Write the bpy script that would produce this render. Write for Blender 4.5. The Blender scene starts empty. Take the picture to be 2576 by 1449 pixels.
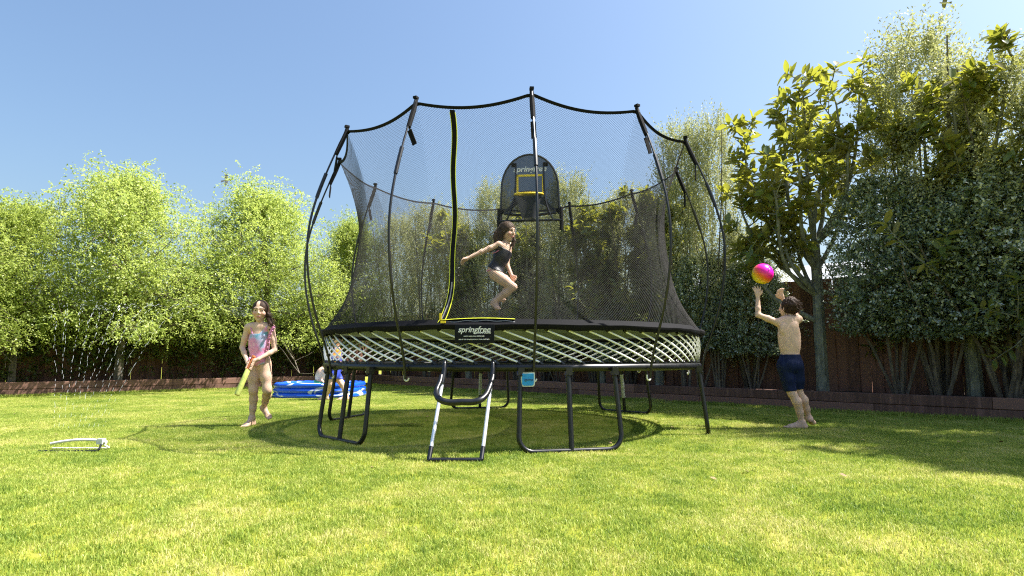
import bpy, math, random
import numpy as np
from mathutils import Vector, Matrix, Quaternion

rng = np.random.default_rng(7)
random.seed(7)
PI = math.pi
scene = bpy.context.scene
col = scene.collection

# ------------------------------------------------------------------ camera
CAM_H, FPX, PITCH, SHP = 0.708, 1515.0, 0.1062, 15.6
cam_d = bpy.data.cameras.new('camera')
cam = bpy.data.objects.new('camera', cam_d)
col.objects.link(cam)
cam.location = (0, 0, CAM_H)
cam.rotation_euler = (PI / 2 + PITCH, 0, 0)
cam_d.sensor_width = 36.0
cam_d.lens = 36.0 * FPX / 2576.0
cam_d.shift_y = SHP / 2576.0
cam_d.clip_start, cam_d.clip_end = 0.05, 3000.0
scene.camera = cam

# ------------------------------------------------------------------ world, sun, exposure
SUN_DIR = Vector((0.66, 0.05, 1.0)).normalized()
SUN_EL = math.asin(SUN_DIR.z)
SUN_AZ = math.atan2(SUN_DIR.x, SUN_DIR.y)
world = bpy.data.worlds.new('World')
scene.world = world
world.use_nodes = True
wn = world.node_tree
bg = wn.nodes['Background']
sky = wn.nodes.new('ShaderNodeTexSky')
sky.sky_type = 'NISHITA'
sky.sun_disc = False
sky.sun_elevation = SUN_EL
sky.sun_rotation = SUN_AZ
sky.air_density, sky.dust_density, sky.ozone_density = 1.45, 3.6, 6.0
wn.links.new(sky.outputs['Color'], bg.inputs['Color'])
bg.inputs['Strength'].default_value = 0.076
sun_d = bpy.data.lights.new('sun', 'SUN')
sun = bpy.data.objects.new('sun', sun_d)
col.objects.link(sun)
sun.location = SUN_DIR * 60
sun.rotation_euler = SUN_DIR.to_track_quat('Z', 'Y').to_euler()
sun_d.energy = 5.0
sun_d.angle = math.radians(0.55)
sun_d.color = (1.0, 0.955, 0.88)
scene.view_settings.view_transform = 'Standard'
scene.view_settings.look = 'None'
scene.view_settings.gamma = 1.0
scene.view_settings.exposure = 1.5
scene.render.engine = 'CYCLES'
scene.cycles.use_denoising = False
scene.cycles.filter_width = 1.15
scene.cycles.max_bounces = 8
scene.cycles.diffuse_bounces = 3
scene.cycles.glossy_bounces = 3
scene.cycles.transmission_bounces = 4
scene.cycles.transparent_max_bounces = 12
scene.cycles.sample_clamp_indirect = 6.0
scene.cycles.caustics_reflective = False
scene.cycles.caustics_refractive = False

# ------------------------------------------------------------------ helpers
WL = {}                                     # world location of each thing (no rotated parents while meshes are built)


def at(px, py, Y):
    """point at depth Y that the photograph shows at px, py (2576 x 1449 grid)"""
    dx = (px - 1288.0) / FPX
    dz = -(py - 724.5 - SHP) / FPX
    cp, sp = math.cos(PITCH), math.sin(PITCH)
    vy, vz = cp - dz * sp, sp + dz * cp
    t = Y / vy
    return Vector((dx * t, Y, CAM_H + vz * t))


def tag(o, label=None, cat=None, group=None, kind=None):
    if label: o['label'] = label
    if cat: o['category'] = cat
    if group: o['group'] = group
    if kind: o['kind'] = kind
    return o


def empty(name, loc, label, cat, group=None):
    o = bpy.data.objects.new(name, None)
    col.objects.link(o)
    o.empty_display_size = 0.1
    o.location = loc
    WL[o] = Vector(loc)
    return tag(o, label, cat, group)


def link_mesh(name, me, parent=None, loc=None):
    o = bpy.data.objects.new(name, me)
    col.objects.link(o)
    if parent is not None:
        o.parent = parent
    if loc is not None:
        o.location = loc
    WL[o] = WL.get(parent, Vector((0, 0, 0))) + Vector(loc or (0, 0, 0))
    return o


class MB:
    """collects shapes given in world space"""
    def __init__(self):
        self.v, self.f, self.mi = [], [], []

    def add(self, vs, fs, m=0):
        b = len(self.v)
        self.v.extend([tuple(x) for x in vs])
        for f in fs:
            self.f.append(tuple(i + b for i in f))
            self.mi.append(m)
        return self

    def tube(self, pts, r, n=8, cap=True, m=0, closed=False, flat=1.0):
        pts = [Vector(p) for p in pts]
        N = len(pts)
        rs = r if hasattr(r, '__len__') else [r] * N
        vs, fs = [], []
        up = None
        for i, p in enumerate(pts):
            if closed:
                t = pts[(i + 1) % N] - pts[i - 1]
            else:
                t = pts[min(i + 1, N - 1)] - pts[max(i - 1, 0)]
            t.normalize()
            if up is None:
                up = Vector((0, 0, 1)) if abs(t.z) < 0.9 else Vector((0, 1, 0))
            a = (up - t * up.dot(t)).normalized()
            up = a
            b = t.cross(a)
            for k in range(n):
                an = 2 * PI * k / n
                vs.append(p + (a * math.cos(an) * flat + b * math.sin(an)) * rs[i])
        M = N if closed else N - 1
        for i in range(M):
            j = (i + 1) % N
            for k in range(n):
                l = (k + 1) % n
                fs.append((i * n + k, i * n + l, j * n + l, j * n + k))
        if cap and not closed:
            fs.append(tuple(range(n))[::-1])
            fs.append(tuple((N - 1) * n + k for k in range(n)))
        return self.add(vs, fs, m)

    def box(self, c, s, rz=0.0, M=None, m=0, ch=0.0):
        c = Vector(c)
        sx, sy, sz = s[0] / 2, s[1] / 2, s[2] / 2
        R = M if M is not None else Matrix.Rotation(rz, 3, 'Z')
        if ch <= 0:
            vs = [c + R @ Vector((x, y, z)) for x in (-sx, sx) for y in (-sy, sy) for z in (-sz, sz)]
            return self.add(vs, [(0, 1, 3, 2), (4, 6, 7, 5), (0, 4, 5, 1), (2, 3, 7, 6), (0, 2, 6, 4), (1, 5, 7, 3)], m)
        # chamfered in the y-z section (long in x)
        q = [(-sy + ch, -sz), (sy - ch, -sz), (sy, -sz + ch), (sy, sz - ch), (sy - ch, sz), (-sy + ch, sz), (-sy, sz - ch), (-sy, -sz + ch)]
        vs = [c + R @ Vector((x, y, z)) for x in (-sx, sx) for (y, z) in q]
        fs = [(i, (i + 1) % 8, 8 + (i + 1) % 8, 8 + i) for i in range(8)] + [tuple(range(8))[::-1], tuple(range(8, 16))]
        return self.add(vs, fs, m)

    def sphere(self, c, r, nu=12, nv=8, m=0, M=None):
        c = Vector(c)
        rr = r if hasattr(r, '__len__') else (r, r, r)
        R = M if M is not None else Matrix.Identity(3)
        vs = [c + R @ Vector((0, 0, -rr[2]))]
        for j in range(1, nv):
            ph = -PI / 2 + PI * j / nv
            for i in range(nu):
                th = 2 * PI * i / nu
                vs.append(c + R @ Vector((rr[0] * math.cos(ph) * math.cos(th), rr[1] * math.cos(ph) * math.sin(th), rr[2] * math.sin(ph))))
        vs.append(c + R @ Vector((0, 0, rr[2])))
        fs = [(0, 1 + (i + 1) % nu, 1 + i) for i in range(nu)]
        for j in range(nv - 2):
            for i in range(nu):
                a = 1 + j * nu
                fs.append((a + i, a + (i + 1) % nu, a + nu + (i + 1) % nu, a + nu + i))
        t = len(vs) - 1
        a = 1 + (nv - 2) * nu
        fs += [(t, a + i, a + (i + 1) % nu) for i in range(nu)]
        return self.add(vs, fs, m)

    def loft(self, rings, closed_u=True, cap=False, m=0):
        n = len(rings[0])
        vs = [p for r in rings for p in r]
        fs = []
        for i in range(len(rings) - 1):
            for k in range(n if closed_u else n - 1):
                l = (k + 1) % n
                fs.append((i * n + k, i * n + l, (i + 1) * n + l, (i + 1) * n + k))
        if cap:
            fs.append(tuple(range(n))[::-1])
            fs.append(tuple((len(rings) - 1) * n + k for k in range(n)))
        return self.add(vs, fs, m)

    def mesh(self, name, mats, origin=(0, 0, 0), smooth=True):
        me = bpy.data.meshes.new(name)
        o = Vector(origin)
        me.from_pydata([(x - o.x, y - o.y, z - o.z) for x, y, z in self.v], [], self.f)
        mats = mats if isinstance(mats, (list, tuple)) else [mats]
        for mm in mats:
            me.materials.append(mm)
        if len(mats) > 1:
            me.polygons.foreach_set('material_index', self.mi)
        if smooth:
            me.polygons.foreach_set('use_smooth', [True] * len(me.polygons))
            try:
                me.set_sharp_from_angle(angle=math.radians(42))
            except Exception:
                pass
        me.update()
        return me

    def build(self, name, mats, parent=None, smooth=True):
        org = WL.get(parent, Vector((0, 0, 0)))
        return link_mesh(name, self.mesh(name, mats, org, smooth), parent)


def np_mesh(name, V, F, mats, smooth=True, tint=None, tint_name='tint'):
    """V (n,3), F (m,k) arrays"""
    me = bpy.data.meshes.new(name)
    V = np.asarray(V, np.float32)
    F = np.asarray(F, np.int32)
    m, k = F.shape
    me.vertices.add(len(V))
    me.vertices.foreach_set('co', V.ravel())
    me.loops.add(m * k)
    me.loops.foreach_set('vertex_index', F.ravel())
    me.polygons.add(m)
    me.polygons.foreach_set('loop_start', np.arange(0, m * k, k, dtype=np.int32))
    if smooth:
        me.polygons.foreach_set('use_smooth', np.ones(m, bool))
    for mm in (mats if isinstance(mats, (list, tuple)) else [mats]):
        me.materials.append(mm)
    if tint is not None:
        a = me.attributes.new(tint_name, 'FLOAT', 'POINT')
        a.data.foreach_set('value', np.asarray(tint, np.float32))
    me.update(calc_edges=True)
    me.validate()
    return me


# ------------------------------------------------------------------ materials
def nt(name):
    m = bpy.data.materials.new(name)
    m.use_nodes = True
    t = m.node_tree
    return m, t, t.nodes['Principled BSDF'], t.nodes['Material Output']


def ramp(t, stops, fac):
    r = t.nodes.new('ShaderNodeValToRGB')
    e = r.color_ramp.elements
    while len(e) < len(stops):
        e.new(0.5)
    for i, (p, c) in enumerate(stops):
        e[i].position = p
        e[i].color = (*c, 1)
    t.links.new(fac, r.inputs['Fac'])
    return r.outputs['Color']


def noise(t, scale, detail=3, rough=0.55, vec=None, dist=0.0):
    n = t.nodes.new('ShaderNodeTexNoise')
    n.inputs['Scale'].default_value = scale
    n.inputs['Detail'].default_value = detail
    n.inputs['Roughness'].default_value = rough
    n.inputs['Distortion'].default_value = dist
    if vec is not None:
        t.links.new(vec, n.inputs['Vector'])
    return n.outputs['Fac']


def objco(t):
    return t.nodes.new('ShaderNodeTexCoord').outputs['Object']


def wpos(t):
    return t.nodes.new('ShaderNodeNewGeometry').outputs['Position']


def bump(t, p, h, s=0.3, d=0.01):
    b = t.nodes.new('ShaderNodeBump')
    b.inputs['Strength'].default_value = s
    b.inputs['Distance'].default_value = d
    t.links.new(h, b.inputs['Height'])
    t.links.new(b.outputs['Normal'], p.inputs['Normal'])


def mat(name, c, rough=0.5, metal=0.0, spec=0.5, var=0.12, nscale=20.0, bmp=0.0, coat=0.0):
    m, t, p, _ = nt(name)
    n = noise(t, nscale, 4, vec=objco(t))
    lo = tuple(x * (1 - var) for x in c)
    hi = tuple(min(1, x * (1 + var)) for x in c)
    t.links.new(ramp(t, [(0.3, lo), (0.7, hi)], n), p.inputs['Base Color'])
    p.inputs['Roughness'].default_value = rough
    p.inputs['Metallic'].default_value = metal
    p.inputs['Specular IOR Level'].default_value = spec
    p.inputs['Coat Weight'].default_value = coat
    if bmp:
        bump(t, p, noise(t, nscale * 4, 3, vec=objco(t)), bmp, 0.004)
    return m


def leaf_mat(name, stops, back=None, rough=0.42, spec=0.35, trans=0.35, tcol=(0.4, 0.55, 0.06)):
    m, t, p, out = nt(name)
    a = t.nodes.new('ShaderNodeAttribute')
    a.attribute_name = 'tint'
    c = ramp(t, stops, a.outputs['Fac'])
    if back is not None:
        g = t.nodes.new('ShaderNodeNewGeometry')
        mx = t.nodes.new('ShaderNodeMix')
        mx.data_type = 'RGBA'
        t.links.new(g.outputs['Backfacing'], mx.inputs['Factor'])
        t.links.new(c, mx.inputs['A'])
        mx.inputs['B'].default_value = (*back, 1)
        c = mx.outputs['Result']
    t.links.new(c, p.inputs['Base Color'])
    p.inputs['Roughness'].default_value = rough
    p.inputs['Specular IOR Level'].default_value = spec
    tr = t.nodes.new('ShaderNodeBsdfTranslucent')
    tr.inputs['Color'].default_value = (*tcol, 1)
    mx = t.nodes.new('ShaderNodeMixShader')
    mx.inputs['Fac'].default_value = trans
    t.links.new(p.outputs['BSDF'], mx.inputs[1])
    t.links.new(tr.outputs['BSDF'], mx.inputs[2])
    t.links.new(mx.outputs['Shader'], out.inputs['Surface'])
    return m


def wood_mat(name, c, rough=0.75):
    m, t, p, _ = nt(name)
    oi = t.nodes.new('ShaderNodeObjectInfo')
    mp = t.nodes.new('ShaderNodeMapping')
    mp.inputs['Scale'].default_value = (22, 22, 1.6)
    t.links.new(wpos(t), mp.inputs['Vector'])
    n = noise(t, 1.0, 5, 0.6, mp.outputs['Vector'], 0.6)
    big = noise(t, 1.7, 3, 0.6, wpos(t))
    ad = t.nodes.new('ShaderNodeMath'); ad.operation = 'MULTIPLY_ADD'
    t.links.new(oi.outputs['Random'], ad.inputs[0]); ad.inputs[1].default_value = 0.5
    t.links.new(n, ad.inputs[2])
    ad2 = t.nodes.new('ShaderNodeMath'); ad2.operation = 'MULTIPLY_ADD'
    t.links.new(big, ad2.inputs[0]); ad2.inputs[1].default_value = 0.5
    t.links.new(ad.outputs[0], ad2.inputs[2])
    k = [tuple(x * s for x in c) for s in (0.45, 0.9, 1.35)]
    t.links.new(ramp(t, [(0.5, k[0]), (0.85, k[1]), (1.3 if False else 1.0, k[2])], ad2.outputs[0]), p.inputs['Base Color'])
    p.inputs['Roughness'].default_value = rough
    p.inputs['Specular IOR Level'].default_value = 0.25
    bump(t, p, n, 0.5, 0.006)
    return m


M_black = mat('powder_coated_steel', (0.006, 0.007, 0.010), 0.3, 0.0, 0.5, 0.2, 30)
_t = M_black.node_tree
_r = [n for n in _t.nodes if n.type == 'VALTORGB'][0].color_ramp
_e = _r.elements.new(0.78); _e.color = (0.035, 0.034, 0.031, 1)
_rr = _t.nodes.new('ShaderNodeMapRange'); _rr.inputs['To Min'].default_value = .22; _rr.inputs['To Max'].default_value = .5
_t.links.new(noise(_t, 9, 5, .7, objco(_t)), _rr.inputs['Value']); _t.links.new(_rr.outputs[0], _t.nodes['Principled BSDF'].inputs['Roughness'])
M_blackm = mat('black_webbing', (0.006, 0.006, 0.008), 0.8, 0, 0.15, 0.3, 80, 0.3)
M_white = mat('pale_fibreglass', (0.86, 0.87, 0.90), 0.38, 0, 0.5, 0.08, 14)
M_alu = mat('bare_aluminium', (0.86, 0.87, 0.90), 0.3, 0.55, 0.5, 0.04, 30)
M_hook = mat('white_plastic', (0.75, 0.75, 0.72), 0.4)
M_yel = mat('lime_piping', (0.62, 0.66, 0.04), 0.55)
M_yel2 = mat('yellow_band', (0.85, 0.62, 0.02), 0.5)
M_net = mat('black_net_thread', (0.032, 0.03, 0.029), 0.6, 0, 0.25, 0.2, 50)
M_print = mat('white_print', (0.78, 0.78, 0.8), 0.6)
M_fence = wood_mat('red_brown_paling', (0.165, 0.085, 0.06))
M_sleeper = wood_mat('red_brown_sleeper', (0.15, 0.082, 0.062))
# ------------------------------------------------------------------ the setting: ground, lawn, beds
CORNER = Vector((-3.84, 16.3, 0))
ER = Vector((0.704, -0.710, 0))             # along the right boundary, away from the corner
NR = Vector((0.710, 0.704, 0))              # outward from the lawn
EL = Vector((-0.732, -0.681, 0))            # along the left boundary
NL = Vector((-0.681, 0.732, 0))
LEN_R, LEN_L = 19.2, 14.4


def grass_color(t):
    """patchy lawn colour from world position"""
    w = wpos(t)
    n1 = noise(t, 1.25, 6, 0.66, w, 0.5)
    n2 = noise(t, 7.0, 4, 0.65, w)
    ma = t.nodes.new('ShaderNodeMath'); ma.operation = 'MULTIPLY_ADD'
    t.links.new(n2, ma.inputs[0]); ma.inputs[1].default_value = 0.62
    mb = t.nodes.new('ShaderNodeMath'); mb.operation = 'MULTIPLY_ADD'
    t.links.new(n1, mb.inputs[0]); mb.inputs[1].default_value = 1.1; mb.inputs[2].default_value = -0.075
    t.links.new(mb.outputs[0], ma.inputs[2])
    return ma.outputs[0]


m_lawn, t_, p_, _o = nt('lawn_soil_and_thatch')
t_.links.new(ramp(t_, [(0.55, (0.15, 0.19, 0.02)), (0.8, (0.25, 0.265, 0.03)), (1.0, (0.36, 0.32, 0.09))], grass_color(t_)), p_.inputs['Base Color'])
p_.inputs['Roughness'].default_value = 0.9
p_.inputs['Specular IOR Level'].default_value = 0.1
bump(t_, p_, noise(t_, 120, 4, 0.7, wpos(t_)), 0.6, 0.02)
g = MB()
S = 400.0
n = 40
vs = [(-S + 2 * S * i / n, -S + 2 * S * j / n, 0) for j in range(n + 1) for i in range(n + 1)]
g.add(vs, [(j * (n + 1) + i, j * (n + 1) + i + 1, (j + 1) * (n + 1) + i + 1, (j + 1) * (n + 1) + i) for j in range(n) for i in range(n)])
tag(g.build('ground', m_lawn, None, False), kind='structure')

m_soil, t_, p_, _o = nt('bark_mulch')
t_.links.new(ramp(t_, [(0.3, (0.02, 0.014, 0.01)), (0.7, (0.085, 0.055, 0.035))], noise(t_, 30, 5, 0.7, wpos(t_))), p_.inputs['Base Color'])
p_.inputs['Roughness'].default_value = 0.95
bump(t_, p_, noise(t_, 60, 4, 0.7, wpos(t_)), 1.0, 0.03)
BED = 1.0


def bed(name, o, e, nn, L, s0):
    b = MB()
    rows = 60
    ring = []
    for i in range(rows + 1):
        s = s0 + (L - s0) * i / rows
        ring.append([o + e * s + nn * d + Vector((0, 0, 0.225 + 0.02 * math.sin(s * 5.1 + d * 9) + 0.015 * math.sin(s * 13))) for d in (0.06, 0.3, 0.6, 0.9, BED + 0.3)])
    b.loft(ring, False)
    return tag(b.build(name, m_soil), kind='structure')


bed('bed_soil_right', CORNER, ER, NR, LEN_R, -1.3)
bed('bed_soil_left', CORNER, EL, NL, LEN_L, 0.06)


def retaining(o, e, nn, L, label, flip):
    root = empty('retaining_wall', o, label, 'retaining wall')
    rz = math.atan2(e.y, e.x)
    for c in range(2):
        s = 0.0 if c == 0 else -0.0
        first = True
        while s < L:
            ln = 2.4 if not (c == 1 and first) else 1.2
            first = False
            ln = min(ln, L - s)
            if ln < 0.1: break
            b = MB()
            jit = (rng.random() - 0.5) * 0.012
            cc = o + e * (s + ln / 2) + nn * (0.05 + jit) + Vector((0, 0, 0.066 + 0.134 * c))
            b.box(cc, (ln - 0.006, 0.1, 0.131), rz, ch=0.008)
            b.build('sleeper', M_sleeper, root, False)
            s += ln
    return root


retaining(CORNER, ER, NR, LEN_R, 'low reddish timber retaining wall behind the trampoline and boy', 1)
retaining(CORNER + EL * 0.11, EL, NL, LEN_L, 'sunlit low timber retaining wall on the left behind the girl with the bat', -1)


def fence(o, e, nn, L, label, zt):
    root = empty('paling_fence', o, label, 'fence')
    rz = math.atan2(e.y, e.x)
    var = []
    for k in range(5):
        b = MB()
        w, h = 0.153 + 0.004 * (k % 3), zt - 0.2
        dx = 0.004 * (k - 2)
        M = Matrix.Rotation((k - 2) * 0.004, 3, 'Y')
        b.box((0, 0, h / 2), (w, 0.018, h), M=M)
        var.append(b.mesh('paling', M_fence, (0, 0, 0), False))
    i, s = 0, 0.08
    while s < L:
        p = o + e * s + nn * (0.0 + 0.0205 * (i % 2)) + Vector((0, 0, 0.19 + 0.008 * rng.random()))
        ob = link_mesh('paling', var[int(rng.integers(5))], root, p - WL[root])
        ob.rotation_euler = (0, 0, rz)
        s += 0.150 + 0.003 * rng.random()
        i += 1
    for z in (0.55, 1.5):
        b = MB()
        b.box(o + e * (L / 2) + nn * 0.056 + Vector((0, 0, z)), (L, 0.05, 0.09), rz)
        b.build('rail', M_fence, root, False)
    s = 1.2
    while s < L:
        b = MB()
        b.box(o + e * s + nn * 0.135 + Vector((0, 0, zt / 2 - 0.02)), (0.1, 0.1, zt), rz)
        b.build('post', M_fence, root, False)
        s += 2.4
    return root


FENCE_R0 = CORNER + NR * BED + NL * BED
fence(FENCE_R0, ER, NR, LEN_R + BED, 'tall dark timber paling fence in shade behind boy and trampoline', 1.92)
fence(CORNER + NL * BED + NR * 0.9, EL, NL, LEN_L + 1.0, 'sunlit red brown paling fence half hidden by creeper on the left', 1.75)

# ------------------------------------------------------------------ grass (uncountable): one instanced object
m_blade, t_, p_, out_ = nt('grass_blade')
at_ = t_.nodes.new('ShaderNodeAttribute'); at_.attribute_name = 'tint'
ma = t_.nodes.new('ShaderNodeMath'); ma.operation = 'MULTIPLY_ADD'
t_.links.new(at_.outputs['Fac'], ma.inputs[0]); ma.inputs[1].default_value = 0.36
t_.links.new(grass_color(t_), ma.inputs[2])
gc = ramp(t_, [(0.62, (0.145, 0.235, 0.034)), (0.82, (0.28, 0.365, 0.055)), (1.0, (0.425, 0.465, 0.095)), (1.2, (0.6, 0.56, 0.24))], ma.outputs[0])
# colour ramp positions stop at 1: rescale
sc_ = t_.nodes.new('ShaderNodeMath'); sc_.operation = 'MULTIPLY'; sc_.inputs[1].default_value = 0.78
t_.links.new(ma.outputs[0], sc_.inputs[0])
rn = gc.node
for l in list(rn.inputs['Fac'].links): t_.links.remove(l)
t_.links.new(sc_.outputs[0], rn.inputs['Fac'])
for e_, pp in zip(rn.color_ramp.elements, (0.50, 0.66, 0.82, 0.96)): e_.position = pp
t_.links.new(gc, p_.inputs['Base Color'])
p_.inputs['Roughness'].default_value = 0.5
p_.inputs['Specular IOR Level'].default_value = 0.3
tr_ = t_.nodes.new('ShaderNodeBsdfTranslucent')
hs_ = t_.nodes.new('ShaderNodeHueSaturation'); hs_.inputs['Value'].default_value = 1.25
t_.links.new(gc, hs_.inputs['Color'])
t_.links.new(hs_.outputs['Color'], tr_.inputs['Color'])
mx_ = t_.nodes.new('ShaderNodeMixShader'); mx_.inputs['Fac'].default_value = 0.4
t_.links.new(p_.outputs['BSDF'], mx_.inputs[1]); t_.links.new(tr_.outputs['BSDF'], mx_.inputs[2])
t_.links.new(mx_.outputs['Shader'], out_.inputs['Surface'])

patch_col = bpy.data.collections.new('grass_patches')
for k in range(6):
    N = 5600
    h = rng.uniform(0.011, 0.024, N) * (1 + 0.25 * rng.standard_normal(N).clip(-1, 2))
    w = rng.uniform(0.0010, 0.0019, N)
    xy = rng.uniform(-0.27, 0.27, (N, 2))
    cl = rng.uniform(-0.27, 0.27, (90, 2)); ci = rng.integers(0, 90, N)
    mixc = rng.random(N) < 0.45
    xy[mixc] = cl[ci[mixc]] + rng.normal(0, 0.018, (mixc.sum(), 2))
    th = rng.uniform(0, 2 * PI, N)
    lean = rng.uniform(0.1, 0.95, N)
    la = rng.uniform(0, 2 * PI, N)
    side = np.stack([np.cos(th), np.sin(th), np.zeros(N)], 1)
    ld = np.stack([np.cos(la), np.sin(la), np.zeros(N)], 1)
    b0 = np.concatenate([xy, np.zeros((N, 1))], 1)
    mid = b0 + ld * (h * lean * 0.35)[:, None] + np.array([0, 0, 1.0]) * (h * 0.6)[:, None]
    tip = b0 + ld * (h * lean)[:, None] + np.array([0, 0, 1.0]) * (h * (1 - 0.25 * lean))[:, None]
    V = np.stack([b0 - side * w[:, None], b0 + side * w[:, None], mid + side * (w * .8)[:, None], mid - side * (w * .8)[:, None], tip], 1).reshape(-1, 3)
    i0 = np.arange(N) * 5
    F = np.concatenate([np.stack([i0, i0 + 1, i0 + 2], 1), np.stack([i0, i0 + 2, i0 + 3], 1), np.stack([i0 + 3, i0 + 2, i0 + 4], 1)])
    tint = np.repeat(rng.random(N) ** 1.3, 5)
    me = np_mesh('grass_patch', V, F, m_blade, True, tint)
    po = bpy.data.objects.new('grass_patch', me)
    patch_col.objects.link(po)


def inside_lawn(x, y, mrg=0.0):
    v = Vector((x, y, 0)) - CORNER
    return v.dot(NR) < -mrg and v.dot(NL) < -mrg


pts = []
st = 0.42
y = 1.2
while y < 17:
    x = -14.0
    while x < 14.0:
        xx, yy = x + rng.uniform(-.06, .06), y + rng.uniform(-.06, .06)
        if abs(xx) < 0.93 * yy + 0.8 and inside_lawn(xx, yy, 0.22):
            pts.append((xx, yy, 0.0))
        x += st
    y += st
gm = bpy.data.meshes.new('grass')
gm.from_pydata(pts, [], [])
go = bpy.data.objects.new('grass', gm)
col.objects.link(go)
tag(go, 'short mown yellow green lawn grass', 'grass', kind='stuff')
ng = bpy.data.node_groups.new('scatter_grass', 'GeometryNodeTree')
ng.interface.new_socket('Geometry', in_out='INPUT', socket_type='NodeSocketGeometry')
ng.interface.new_socket('Geometry', in_out='OUTPUT', socket_type='NodeSocketGeometry')
gi = ng.nodes.new('NodeGroupInput'); gout = ng.nodes.new('NodeGroupOutput')
iop = ng.nodes.new('GeometryNodeInstanceOnPoints')
ci_ = ng.nodes.new('GeometryNodeCollectionInfo')
ci_.inputs['Collection'].default_value = patch_col
ci_.inputs['Separate Children'].default_value = True
ci_.inputs['Reset Children'].default_value = True
rv = ng.nodes.new('FunctionNodeRandomValue'); rv.data_type = 'FLOAT_VECTOR'
rv.inputs['Min'].default_value = (0, 0, 0); rv.inputs['Max'].default_value = (0, 0, 6.283)
rs = ng.nodes.new('FunctionNodeRandomValue'); rs.data_type = 'FLOAT'
rs.inputs[2].default_value = 0.85; rs.inputs[3].default_value = 1.2
ng.links.new(gi.outputs[0], iop.inputs['Points'])
ng.links.new(ci_.outputs[0], iop.inputs['Instance'])
iop.inputs['Pick Instance'].default_value = True
ng.links.new(rv.outputs[0], iop.inputs['Rotation'])
ng.links.new(rs.outputs[1], iop.inputs['Scale'])
ng.links.new(iop.outputs[0], gout.inputs[0])
md = go.modifiers.new('scatter', 'NODES'); md.node_group = ng

# longer unmown grass along the sleepers
ng2 = ng.copy()
for nd in ng2.nodes:
    if nd.bl_idname == 'FunctionNodeRandomValue' and nd.data_type == 'FLOAT':
        nd.inputs[2].default_value = 1.5; nd.inputs[3].default_value = 2.3
ep = []
tuft_col = bpy.data.collections.new('grass_tufts')
for k in range(4):
    N = 260
    h = rng.uniform(0.016, 0.04, N); w = rng.uniform(0.0010, 0.0018, N)
    xy = rng.normal(0, .045, (N, 2))
    th = rng.uniform(0, 2 * PI, N); lean = rng.uniform(0.1, 0.9, N); la = rng.uniform(0, 2 * PI, N)
    side = np.stack([np.cos(th), np.sin(th), np.zeros(N)], 1); ld = np.stack([np.cos(la), np.sin(la), np.zeros(N)], 1)
    b0 = np.concatenate([xy, np.zeros((N, 1))], 1)
    mid = b0 + ld * (h * lean * 0.35)[:, None] + np.array([0, 0, 1.0]) * (h * 0.6)[:, None]
    tip = b0 + ld * (h * lean)[:, None] + np.array([0, 0, 1.0]) * (h * (1 - 0.25 * lean))[:, None]
    V = np.stack([b0 - side * w[:, None], b0 + side * w[:, None], mid + side * (w * .8)[:, None], mid - side * (w * .8)[:, None], tip], 1).reshape(-1, 3)
    i0 = np.arange(N) * 5
    F = np.concatenate([np.stack([i0, i0 + 1, i0 + 2], 1), np.stack([i0, i0 + 2, i0 + 3], 1), np.stack([i0 + 3, i0 + 2, i0 + 4], 1)])
    tuft_col.objects.link(bpy.data.objects.new('grass_tuft', np_mesh('grass_tuft', V, F, m_blade, True, np.repeat(rng.random(N) * .7, 5))))
for nd in ng2.nodes:
    if nd.bl_idname == 'GeometryNodeCollectionInfo':
        nd.inputs['Collection'].default_value = tuft_col
for e_, n_, L_ in ((ER, NR, LEN_R), (EL, NL, LEN_L)):
    s_ = .05
    while s_ < L_:
        p = CORNER + e_ * s_ - n_ * rng.uniform(.02, .09)
        if rng.random() < .75: ep.append(tuple(p))
        s_ += rng.uniform(.05, .16)
em = bpy.data.meshes.new('grass_edging'); em.from_pydata(ep, [], [])
eo = bpy.data.objects.new('grass_edging', em); col.objects.link(eo)
tag(eo, 'longer unmown grass along the foot of the retaining walls', 'grass', kind='stuff')
eo.modifiers.new('scatter', 'NODES').node_group = ng2
# dry fallen leaves
b = MB()
for k in range(150):
    y_ = rng.uniform(3.6, 9.5); x_ = rng.uniform(-.85, .88) * y_
    if k % 3 and x_ < .25 * y_: continue
    if not inside_lawn(x_, y_, .3): continue
    a_ = rng.uniform(0, 6.28); l_ = rng.uniform(.02, .05); tl_ = rng.uniform(-.3, .3)
    d_ = Vector((math.cos(a_), math.sin(a_), tl_)) * l_; s_ = Vector((-math.sin(a_), math.cos(a_), rng.uniform(-.4, .4))) * l_ * .33
    c_ = Vector((x_, y_, rng.uniform(.014, .024)))
    b.add([c_, c_ + d_ * .5 + s_, c_ + d_, c_ + d_ * .5 - s_ + Vector((0, 0, .004))], [(0, 1, 2, 3)])
lo_ = b.build('leaf_litter', mat('dry_leaf', (.24, .16, .075), .8, var=.5, nscale=6), None, False)
tag(lo_, 'scattered dry fallen leaves lying in the grass', 'fallen leaves', kind='stuff')
# ------------------------------------------------------------------ trampoline
TC = Vector((0, 6.585, 0))
PSI, PHI = 0.0841, 0.2264
STEP = PI / 6


def cyl(R, a, z):
    return Vector((TC.x + R * math.sin(a), TC.y - R * math.cos(a), z))


tramp = empty('trampoline', TC, 'large round black trampoline with tall safety net and pale angled rods', 'trampoline')
Z_MAT, Z_RING, R_RING, R_MAT = 0.962, 0.65, 1.936, 1.97

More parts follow.
